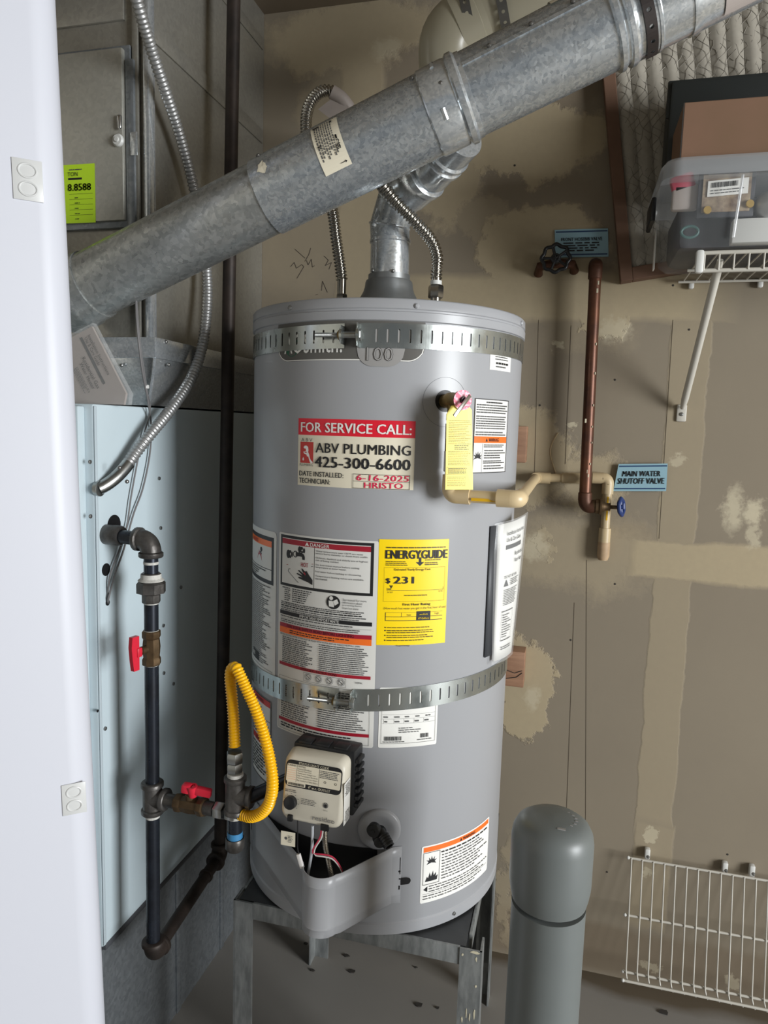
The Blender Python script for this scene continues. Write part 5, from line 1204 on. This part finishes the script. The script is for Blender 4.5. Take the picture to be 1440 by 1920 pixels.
# ================================================================== DISCHARGE PIPE AND TAG
cr_ = .0111
DP = thing('discharge_pipe', at(1132, 1050, 1.87), 'cream plastic relief discharge pipe running from the valve to the wall', 'pipe')
d0 = Vector((vb.x, vb.y, vb.z - .034)); d1 = Vector((vb.x, vb.y, at(860, 929, vb.y).z)); d2 = at(972, 928, 1.225); d2.z = d1.z
def pp(a, c, m='cpvc', r=cr_, nm='pipe_run'): return MB().tube([a, c], r, 20).build(nm, m, DP)
def fit(c, da, db, m='cpvc', r=.0148, k=.024):
    da = Vector(da).normalized(); db = Vector(db).normalized(); b = MB()
    b.tube(arc3(c + da * k * .55, c, c + db * k * .55, 10), r, 22); b.lathe(c + da * (k * .5), da, [(0, r), (k, r), (k, cr_)], 22); b.lathe(c + db * (k * .5), db, [(0, r), (k, r), (k, cr_)], 22)
    return b.build('elbow', m, DP, sharp=60)
MB().lathe(d0 + Zv * .006, -Zv, [(0, .0118), (.012, .0118)], 18).build('thread_tape', 'thread_white', DP)
MB().lathe(d0 - Zv * .006, -Zv, [(0, .0135), (.026, .0135)], 20).build('adapter', 'white_plastic', DP); MB().lathe(d0 - Zv * .032, -Zv, [(0, .0130), (.022, .0130)], 8).build('adapter_nut', 'brass', DP); MB().lathe(d0 - Zv * .054, -Zv, [(0, .0138), (.035, .0138), (.036, .012)], 20).build('adapter', 'white_plastic', DP)
pp(d0 - Zv * .05, d1); fit(d1, (0, 0, 1), d2 - d1); pr1 = pp(d1, d2)
sA = d1 + (d2 - d1).normalized() * .04 + Vector((0, -cr_ - .0002, -.004)); sB = d2 - (d2 - d1).normalized() * .034 + Vector((0, -cr_ - .0002, -.004))
MB().box((sA + sB) / 2, ((sB - sA).length, .0006, .005)).build('yellow_stripe', 'cpvc_stripe', pr1)
d3 = Vector((d2.x, 1.884, d2.z - .003)); fit(d2, d1 - d2, (0, 1, 0), r=.0155); pp(d2, d3)
d4 = at(1140, 906, 1.884); d4.z = d3.z + .006; d5 = at(1132, 1050, 1.884); d5.x = d4.x
fit(d3, (0, -1, 0), (1, 0, 0), 'cpvc_wall'); pp(d3, d4, 'cpvc_wall'); fit(d4, (-1, 0, 0), (0, 0, -1), 'cpvc_wall', r=.0145, k=.026); dd_ = pp(d4, d5, 'cpvc_wall')
m1 = d3 + (d4 - d3) * .36; m2 = d3 + (d4 - d3) * .62; MB().tube([m1, m2], .0140, 20).build('coupling', 'cpvc_wall', DP)
zc_ = at(1133, 990, 1.884).z; MB().lathe((d4.x, 1.884, zc_), (0, 0, -1), [(0, .0148), (.036, .0148)], 22).build('coupling', 'cpvc_wall', DP)
MB().lathe((d4.x, 1.884, zc_ - .036), (0, 0, -1), [(0, .0152), (.036, .0152), (.046, .012), (.048, 0)], 22, cap=False).build('end_cap', 'cpvc_dirty', DP)
MB().box((d4.x + .002, 1.884 - cr_ - .0002, (d4.z + zc_) / 2 - .012), (.004, .0005, .06)).build('yellow_stripe', 'cpvc_stripe', dd_)

ty0 = vd.y - .007
ty1 = ty0 + .022; ty0 -= .006; a = at(838, 765, ty0); c = at(887, 762, ty1); lowl = at(835, 918, ty0); lowr = at(887, 918, ty1)
TG = thing('yellow_tag', (a + c) / 2, 'yellow printed instruction tag hanging on the relief valve', 'tag')
tX = (c - a); tX.z = 0; tX.normalize(); tN = Vector((tX.y, -tX.x, 0)); pts = [a + Vector((0, 0, -.010)), a + tX * .008 + Zv * .004, c - tX * .012 + Zv * .004, c - tX * .002 - Zv * .006, lowr, lowl]
MB().prism(pts, tN * -.0006).build('tag_card', 'yellow_tag', TG, smooth=False)
Wt = (lowr - lowl).length / .0001; fn = plane_fn(a + tN * .0002 - tX * .001 - Zv * .010, tX, ((lowl.x - a.x) / (a.z - lowl.z), 0, -1), .0001, tN); cv = Canvas(fn, 500)
Ht = (a.z - .010 - lowl.z) / .0001
cv.words('fine_print', 'tag_ink', 60, Wt - 30, 90, Ht * .40, 14, .3, 3, .3); cv.words('fine_print', 'yellow_ink', 170, Wt - 80, Ht * .40, Ht * .47, 3, .4, 4, .2); cv.words('fine_print', 'tag_ink', 60, Wt - 30, Ht * .48, Ht * .68, 9, .3, 5, .25)
cv.box('notice_box', 'yellow_ink', 30, Ht * .70, Wt - 25, Ht * .80, 4); cv.words('notice_box', 'yellow_ink', 60, Wt - 50, Ht * .71, Ht * .79, 5, .5, 6, .15); cv.words('fine_print', 'tag_ink', 50, Wt - 40, Ht * .82, Ht * .96, 6, .3, 7, .2); cv.build(TG)

# ---- manual pouch on the heater's right side
PO = thing('manual_pouch', at(945, 1235, 1.37), 'white instruction manual in a clear pouch on the heater right side', 'booklet')
cor = [at(933, 985, 1.375), at(984, 966, 1.445), at(957, 1222, 1.455), at(924, 1240, 1.372)]
b = MB(); n = 8; vs = []
def bil(u_, v, bulge=.010):
    p = cor[0] * (1 - u_) * (1 - v) + cor[1] * u_ * (1 - v) + cor[2] * u_ * v + cor[3] * (1 - u_) * v
    return p + Vector((.6, -.8, 0)) * bulge * math.sin(math.pi * u_) * (1 - .4 * v)
pn = (cor[1] - cor[0]).cross(cor[3] - cor[0]).normalized(); pn = pn if pn.y < 0 else -pn
b.add([bil(i / n, j / n) for j in range(n + 1) for i in range(n + 1)], [(j * (n + 1) + i, j * (n + 1) + i + 1, (j + 1) * (n + 1) + i + 1, (j + 1) * (n + 1) + i) for j in range(n) for i in range(n)])
bk = b.build('manual', 'white_print', PO, solid=.004, fixn=False)
b = MB(); b.add([bil(-.12 + 1.2 * i / n, -.02 + 1.04 * j / n) + pn * .004 for j in range(n + 1) for i in range(n + 1)], [(j * (n + 1) + i, j * (n + 1) + i + 1, (j + 1) * (n + 1) + i + 1, (j + 1) * (n + 1) + i) for j in range(n) for i in range(n)])
b.build('clear_sleeve', 'bag_clear', PO, fixn=False)
b = MB(); e0_ = at(912, 1000, 1.34); e1_ = at(918, 1232, 1.34); b.add([cyl(61, cor[0].z, HR + .003), cyl(66, cor[0].z, HR + .003), cyl(66, cor[3].z + .012, HR + .003), cyl(61, cor[3].z + .012, HR + .003)], [(0, 1, 2, 3)]); b.build('sleeve_edge', 'heater_dark', PO, solid=.002)
cv = Canvas(lambda u_, v, l: bil(u_ / 100, v / 100) + pn * (.0026 + l), 8); cv.step = 10
cv.text('lettering', I, 'Installation Instructions', 25, 92, 6, 8.8); cv.text('lettering', I, 'Use & Care Guide', 25, 78, 10.5, 13.5); cv.rect('lettering', 'ink', 25, 16, 85, 19); cv.text('lettering', I, 'Residential', 58, 95, 22, 25); cv.text('lettering', I, 'Water Heater', 58, 95, 27, 30)
cv.text('lettering', I, 'DO NOT RETURN', 25, 75, 38, 40); cv.poly('lettering', I, [(25, 46), (42, 46), (33, 41)]); cv.words('lettering', 'ink_soft', 48, 90, 41, 46, 4, .4, 3); cv.words('lettering', 'ink_soft', 25, 90, 48, 60, 10, .4, 4); cv.box('lettering', 'ink_soft', 22, 64, 72, 86, .6); cv.words('lettering', 'ink_soft', 26, 68, 66, 84, 10, .35, 5, .5); cv.words('lettering', 'ink_soft', 25, 90, 90, 93, 2, .4, 6); cv.build(bk)

# ================================================================== WALL PIPES AND VALVES
cpx = .0143
ct = at(1117, 497, 1.846); cb_ = at(1096, 945, 1.846)
CP = thing('copper_pipe', cb_, 'brown copper water pipe standing on the wall with a shutoff valve', 'pipe')
MB().tube([ct, cb_], cpx, 20).build('pipe_run', 'copper', CP)
b = MB(); b.tube(arc3(Vector((ct.x, YW, ct.z + .006)), ct + Vector((0, -.002, .010)), ct - Zv * .015, 10), .0165, 20); b.lathe(ct - Zv * .012, -Zv, [(0, .0165), (.020, .0165), (.022, cpx)], 20); b.build('elbow', 'copper_fitting', CP)
b = MB(); b.tube(arc3(cb_ + Zv * .018, cb_ - Zv * .012, cb_ + Vector((.022, 0, -.004)), 10), .0168, 20); b.lathe(cb_ + Zv * .010, Zv, [(0, .0168), (.018, .0168), (.020, cpx)], 20); b.build('elbow', 'copper_fitting', CP)
vx0 = cb_ + Vector((.022, 0, -.004)); sv = MB(); sv.lathe(vx0, (1, 0, 0), [(-.004, .0155), (.004, .0165), (.005, .0185), (.014, .0185), (.015, .021), (.019, .021), (.020, .013), (.026, .012), (.030, .010), (.040, .010), (.041, .005), (.062, .005)], 12); svo = sv.build('shutoff_valve', 'old_brass', CP, sharp=30)
hwl = vx0 + Vector((.066, -.002, .002)); wd = Vector((1, -.35, .12)).normalized()
b = MB(); u_, v_, _ = frame(wd); b.tube([hwl + (u_ * math.cos(k * math.pi / 12) + v_ * math.sin(k * math.pi / 12)) * (.0195 + .0012 * math.cos(k * math.pi / 12 * 6)) for k in range(26)], .0052, 10, cap=False)
for k in range(4): a_ = k * math.pi / 2; b.tube([hwl, hwl + (u_ * math.cos(a_) + v_ * math.sin(a_)) * .019], .0032, 8)
b.lathe(hwl - wd * .004, wd, [(0, .006), (.009, .006)], 12); b.build('handwheel', 'handle_blue', svo)
pt_ = MB()
for px, py, r_ in ((1122, 530, .003), (1120, 545, .0035), (1118, 645, .002), (1116, 700, .002), (1113, 760, .0018), (1098, 789, .0034), (1100, 884, .003), (1103, 892, .0025), (1111, 800, .0015), (1110, 830, .0015), (1107, 870, .0018)):
    p = at(px, py, 1.833); pt_.box(p, (r_ * 1.2, .002, r_ * 3), bevel=.0004)
pt_.build('plaster_splash', 'chipped', CP)

hb = at(1042, 484, 1.845)
HB = thing('hose_bib_valve', (hb.x, YW, hb.z), 'black spoked hand wheel valve below the upper blue sign', 'valve')
b = MB(); l_, r_2 = at(1012, 500, 1.872), at(1074, 496, 1.872)
b.tube([l_ + Vector((-.004, .026, -.012)), l_, Vector((hb.x, 1.872, hb.z - .006)), r_2, r_2 + Vector((.004, .026, -.010))], .0115, 16); b.lathe(Vector((hb.x, 1.875, hb.z - .003)), (0, -1, 0), [(0, .014), (.014, .013), (.015, .007), (.026, .006)], 16)
b.build('valve_body', 'copper_fitting', HB)
b = MB(); R_ = .0325; ctr = Vector((hb.x, 1.846, hb.z)); nrm = Vector((0, -1, .1)).normalized(); u_, v_, _ = frame(nrm)
b.tube([ctr + (u_ * math.cos(k * math.pi / 24) + v_ * math.sin(k * math.pi / 24)) * (R_ + .0022 * math.cos(k * math.pi / 24 * 8)) for k in range(50)], .0045, 10, cap=False)
for k in range(5): a_ = k * 2 * math.pi / 5 + .3; b.tube([ctr, ctr + (u_ * math.cos(a_) + v_ * math.sin(a_)) * R_], .0036, 8)
b.lathe(ctr - nrm * .006, nrm, [(0, .013), (.008, .012), (.010, .009), (.010, .006), (.007, .005), (.007, 0)], 18, cap=False); b.build('handwheel', 'handle_black', HB)

def wall_sign(name, c4, label, lines, y):
    tl2, tr2, br2, bl2_ = [at(px, py, y) for px, py in c4]
    t = thing(name, (tl2 + br2) / 2, label, 'sign')
    MB().prism([tl2, tr2, br2, bl2_], (0, .0015, 0)).build('sign_board', 'sign_blue', t, smooth=False)
    def fn(u_, v, l): 
        a_, c_ = u_ / 100, v / 100; p = tl2 * (1 - a_) * (1 - c_) + tr2 * a_ * (1 - c_) + br2 * a_ * c_ + bl2_ * (1 - a_) * c_
        return p + Vector((0, -l, 0))
    cv = Canvas(fn, 200); cv.rect('border_line', 'sign_dark', 2, 6, 99, 11); cv.rect('border_line', 'sign_dark', 1, 88, 98, 93); lines(cv); cv.build(t)
wall_sign('valve_sign', ((1040, 431), (1140, 428), (1141, 481), (1041, 483)), 'blue front hosebib valve sign above the black hand wheel',
          lambda cv: (cv.text('lettering', 'ink', 'FRONT HOSEBIB VALVE', 12, 89, 30, 42, .017), [cv.words('lettering', 'ink', 16 + 2 * k, 86 - 2 * k, 45 + 9 * k, 54 + 9 * k, 1, .5, k, .05) for k in range(4)]), YW - .004)
wall_sign('valve_sign', ((1160, 870), (1252, 869), (1249, 921), (1150, 921)), 'blue main water shutoff valve sign beside the blue hand wheel',
          lambda cv: (cv.text('lettering', 'ink', 'MAIN WATER', 12, 87, 26, 46, .017), cv.text('lettering', 'ink', 'SHUTOFF VALVE', 5, 95, 52, 73, .017)), YW - .012)

# ================================================================== SHELF, BIN, BOXES, FILTER
ZSH = CZ + .369; sxl, sxr = .228, .95
SH = thing('wire_shelf', (.55, 1.75, ZSH), 'white wire shelf holding the clear storage bin', 'shelf')
def rod(a, c, r, nm, p, m='white_wire'): return MB().tube([a, c], r, 10).build(nm, m, p)
rod((sxl, 1.598, ZSH), (sxr, 1.598, ZSH), .0042, 'front_rod', SH); rod((sxl, 1.602, ZSH - .034), (sxr, 1.602, ZSH - .034), .0042, 'front_rod', SH)
rod((sxl, 1.880, ZSH - .001), (sxr, 1.880, ZSH - .001), .0032, 'back_rod', SH); rod((sxl, 1.74, ZSH - .004), (sxr, 1.74, ZSH - .004), .0032, 'middle_rod', SH)
for k in range(26):
    x = sxl + .012 + k * .0275; b = MB(); b.tube([(x, 1.884, ZSH + .002), (x, 1.603, ZSH + .003), (x, 1.5975, ZSH - .002), (x, 1.598, ZSH - .034)], .0018, 8); b.build('cross_wire', 'white_wire', SH)
MB().box((sxl + .003, 1.598, ZSH - .017), (.016, .013, .046), bevel=.005, taper=lambda c: (1, 1, 1)).build('end_cap', 'white_plastic', SH)
for px in (1296, 1425):
    p = at(px, 535, 1.893); MB().box((p.x, 1.892, ZSH - .006), (.012, .014, .020), bevel=.004).build('wall_clip', 'white_plastic', SH)
bt = Vector((.272, 1.612, ZSH - .012)); bb2 = at(1280, 765, 1.885)
BR = thing('shelf_brace', (bb2.x, YW, bb2.z), 'white diagonal metal brace under the wire shelf', 'bracket')
dv_ = (bt - bb2); b = MB(); b.lathe(bb2, dv_, [(0, .006), (.03, .0085), (dv_.length - .03, .0085), (dv_.length, .006)], 14); b.build('strut', 'white_wire', BR)
MB().box((bb2.x, YW - .003, bb2.z - .012), (.023, .006, .042), bevel=.003).build('foot_plate', 'white_wire', BR); MB().lathe((bb2.x, YW - .006, bb2.z - .015), (0, -1, 0), [(0, .005), (.002, .0045), (.003, 0)], 12, cap=False).build('screw', 'screw', BR)

# clear bin
x0b, x1b = .168, .72; y0b, y1b = 1.560, 1.845; z0b, z1b = ZSH + .006, CZ + .535
BN = thing('storage_bin', ((x0b + x1b) / 2, 1.7, z0b), 'clear plastic storage bin full of odds and ends on the wire shelf', 'storage bin')
def rrxy(x0, x1, y0, y1, z, r, n=5):
    out = []
    for cx, cy, a0 in ((x1 - r, y1 - r, 0), (x0 + r, y1 - r, 90), (x0 + r, y0 + r, 180), (x1 - r, y0 + r, 270)):
        out += [Vector((cx + r * math.cos(math.radians(a0 + k * 90 / (n - 1))), cy + r * math.sin(math.radians(a0 + k * 90 / (n - 1))), z)) for k in range(n)]
    return out
b = MB(); b.rings([rrxy(x0b + .02, x1b - .02, y0b + .02, y1b - .02, z0b, .02), rrxy(x0b + .004, x1b - .004, y0b + .006, y1b - .006, z0b + .012, .028), rrxy(x0b - .010, x1b + .01, y0b - .004, y1b, z1b - .03, .032)], cap=False)
b.add(rrxy(x0b + .02, x1b - .02, y0b + .02, y1b - .02, z0b, .02), [tuple(range(20))]); b.build('tub', 'bin_clear', BN, sharp=60)
b = MB(); b.rings([rrxy(x0b - .022, x1b + .02, y0b - .012, y1b + .008, z1b - .030, .034), rrxy(x0b - .024, x1b + .022, y0b - .014, y1b + .010, z1b - .004, .036), rrxy(x0b - .016, x1b + .015, y0b - .006, y1b + .002, z1b + .006, .03)], cap=True); b.build('lid', 'bin_rim', BN, sharp=50)
for x in (x0b + .115, x0b + .30):
    MB().tube([(x, y0b - .002, z0b + .012), (x + .006, y0b - .012, z1b - .035)], .0028, 8).build('tub_rib', 'bin_rim', BN)
MB().box((x0b - .026, 1.72, z1b - .055), (.010, .10, .05), bevel=.004).build('side_latch', 'black_plastic', BN)
MB().box((x0b - .006, 1.80, z0b + .05), (.003, .022, .09), bevel=.001).build('price_strip', 'white_print', BN)
# what shows inside the bin
IN = thing('picture_frame', (x0b + .15, y0b + .03, z0b + .03), 'small framed picture with barcode label inside the clear bin', 'picture frame')
pf0 = at(1312, 322, y0b + .02); pf1 = at(1412, 405, y0b + .02)
MB().box2((pf0.x, y0b + .020, pf1.z), (pf1.x, y0b + .028, pf0.z), bevel=.002).build('backing', 'contents_dark', IN)
MB().box2((pf0.x + .008, y0b + .018, pf1.z + .010), (pf1.x - .008, y0b + .021, pf0.z - .008)).build('picture', 'picture', IN, smooth=False)
b0 = at(1328, 340, y0b + .016); b1 = at(1402, 366, y0b + .016)
fn = plane_fn((b0.x, y0b + .016, b0.z), (1, 0, .05), (0, 0, -1), .0001, (0, -1, 0)); Wq = (b1.x - b0.x) / .0001; Hq = (b0.z - b1.z) / .0001
cv = Canvas(fn, 500); cv.rect('barcode_label', 'white_print', 0, 0, Wq, Hq); cv.barcode('barcode_label', 'ink', 60, Wq * .75, 40, Hq * .45, 26); cv.words('barcode_label', 'ink_soft', 60, Wq - 40, Hq * .55, Hq * .9, 2, .35, 4); cv.build(IN)
for px, py in ((1326, 394), (1406, 382)): 
    p = at(px, py, y0b + .015); MB().lathe(p, (0, -1, 0), [(0, .008), (.003, .007), (.003, 0)], 14, cap=False).build('ornament', 'gold', IN)
o = MB().box2((x0b + .02, y0b + .06, z0b + .005), (x1b - .03, y1b - .03, z1b - .05), bevel=.02).build('packed_clothes', 'contents_dark'); meta(o, 'dark packed cloth filling the back of the clear bin', 'cloth')
o = MB().box2((at(1374, 412, y0b + .03).x, y0b + .022, z0b + .008), (at(1374, 412, y0b + .03).x + .14, y0b + .05, at(1374, 412, y0b + .03).z), bevel=.002).build('white_carton', 'white_plastic'); meta(o, 'small white carton lying at the front of the clear bin', 'carton')
p = at(1280, 345, y0b + .04); o = MB().box((p.x, p.y, p.z), (.045, .02, .035), ax=(Vector((.95, 0, .3)), Vector((0, 1, 0)), Vector((-.3, 0, .95))), bevel=.006).build('red_packet', 'toy_pink'); meta(o, 'crimson packet behind the left front of the clear bin', 'packet')
p = at(1284, 372, y0b + .04); o = MB().box((p.x, p.y, p.z), (.050, .02, .05), bevel=.006).build('pale_packet', 'bag_paper'); meta(o, 'pale crumpled packet under the crimson packet in the bin', 'packet')
p = at(1290, 440, y0b + .05); b = MB(); b.tube([p + Vector((math.cos(k * .35) * .016, -.02, math.sin(k * .35) * .011)) for k in range(19)], .003, 8); o = b.build('teal_ring', 'toy_teal'); meta(o, 'teal plastic ring at the bottom of the clear bin', 'ring')
p = at(1440, 385, y0b + .03); b = MB(); b.ball(p, .026, 14); o = b.build('foil_ball', 'conduit_metal'); meta(o, 'grey crumpled foil ball at the right of the picture frame', 'foil')
# cardboard box and black case on the lid
zl = z1b + .007; bx0 = at(1283, 192, 1.575).x; bzt = at(1283, 192, 1.575).z
BX = thing('cardboard_box', (bx0 + .15, 1.66, zl), 'plain brown cardboard box on top of the clear bin', 'box')
MB().box2((bx0, 1.575, zl), (bx0 + .34, 1.735, bzt), bevel=.002).build('carton', 'cardboard', BX, smooth=False)
MB().box2((bx0 - .001, 1.5742, zl + .001), (bx0 + .001, 1.577, bzt - .001)).build('corner_fold', 'debris', BX, smooth=False)
kx0 = at(1258, 155, 1.755).x; kzt = at(1258, 155, 1.755).z
KC = thing('black_case', (kx0 + .15, 1.79, zl), 'black case standing behind the cardboard box on the bin', 'case')
MB().box2((kx0, 1.745, zl), (kx0 + .42, 1.835, kzt), bevel=.008).build('case_body', 'case_black', KC)
MB().box2((kx0 - .006, 1.752, kzt - .075), (kx0 + .43, 1.760, kzt + .004), bevel=.004).build('case_lid', 'case_black', KC)
# pleated filter leaning on the wall
fo_ = at(1163, 531, 1.880); ang = math.radians(8.5); fX = Vector((math.cos(ang), 0, math.sin(ang))); fZ = Vector((-math.sin(ang), 0, math.cos(ang))); fNn = Vector((0, -1, 0))
FW, FH = .405, .66
FT = thing('air_filter', fo_, 'pleated grey air filter in a brown frame tilted on the wall', 'air filter')
F2 = lambda u_, v, d=0: fo_ + fX * u_ + fZ * v + fNn * d
for (u0, u1, v0, v1) in ((0, .028, 0, FH), (FW - .028, FW, 0, FH), (.028, FW - .028, 0, .030), (.028, FW - .028, FH - .03, FH)):
    b = MB(); b.box(F2((u0 + u1) / 2, (v0 + v1) / 2, .0), (u1 - u0, .036, v1 - v0), ax=(fX, fNn, fZ), bevel=.0015); b.build('frame_rail', 'filter_frame', FT, smooth=False)
npl = 10; pw_ = (FW - .056) / npl
for k in range(npl):
    u0 = .028 + k * pw_; b = MB(); prof = [(0, .007), (.3, .0115), (.5, .013), (.7, .0115), (1, .007)]
    vs = []; nv = 10
    for j in range(nv + 1):
        wv = .0015 * math.sin(j * 1.7 + k); vs += [F2(u0 + q * pw_, .030 + (FH - .06) * j / nv, d_ + wv * (d_ > 0)) for q, d_ in prof]
    b.add(vs, [(j * 5 + i, j * 5 + i + 1, (j + 1) * 5 + i + 1, (j + 1) * 5 + i) for j in range(nv) for i in range(4)]); b.build('pleat', 'filter_media', FT, sharp=70, fixn=False)
b = MB(); st_ = .024
def mesh_d(u_): 
    q = ((u_ - .028) / pw_) % 1; return .0085 + .0055 * (1 - abs(2 * q - 1))
for s_ in (1, -1):
    for k in range(-18, 42):
        pts = []
        for j in range(0, 60):
            v = .03 + j * .0105; u_ = k * st_ * .9 + s_ * (v) * .75 + (0 if s_ > 0 else .3)
            zz = u_ + .006 * math.sin(j * 1.2)
            if .030 < zz < FW - .030 and v < FH - .032: pts.append(F2(zz, v, mesh_d(zz)))
            elif len(pts) > 1: b.tube(pts, .0004, 4, cap=False); pts = []
            else: pts = []
        if len(pts) > 1: b.tube(pts, .0004, 4, cap=False)
meta(b.build('wire_mesh', 'filter_wire', FT, smooth=False), kind='stuff')

# ================================================================== LOWER WIRE RACK
RK = thing('wall_wire_rack', (.55, 1.86, CZ - 1.41), 'white wire rack hung low on the wall behind the bollard', 'rack')
ra, rm, rl, rl2 = at(1178, 1608, 1.868), at(1172, 1715, 1.838), at(1168, 1821, 1.812), at(1168, 1838, 1.790)
def rk(p, r, nm): return rod(p, (1.05, p.y, p.z + .004), r, nm, RK)
rk(ra, .0032, 'long_rod'); rk(rm, .0032, 'long_rod'); rk(rl, .0034, 'long_rod'); rk(rl2, .0034, 'long_rod')
for p in (ra, rm, rl, rl2): MB().ball(p, .0046, 10).build('rod_tip', 'white_plastic', RK)
for k in range(26):
    x = ra.x + .008 + k * .0272; b = MB()
    b.tube([(x, ra.y - .003, ra.z + .002), (x, rm.y - .004, rm.z), (x, rl.y - .004, rl.z + .012), (x + .001, rl.y - .006, rl.z), (x + .003, rl.y - .012, rl2.z - .002), (x + .006, rl2.y + .002, rl2.z - .005)], .0019, 8); b.build('cross_wire', 'white_wire', RK)
for px, py in ((1214, 1608), (1360, 1634), (1411, 1640)):
    p = at(px, py, 1.88); MB().box((p.x, 1.890, p.z + .006), (.013, .016, .030), bevel=.003).build('wall_clip', 'white_plastic', RK); MB().lathe((p.x, 1.874, p.z + .006), (0, -1, 0), [(0, .0045), (.002, .004), (.003, 0)], 10, cap=False).build('screw', 'screw', RK)
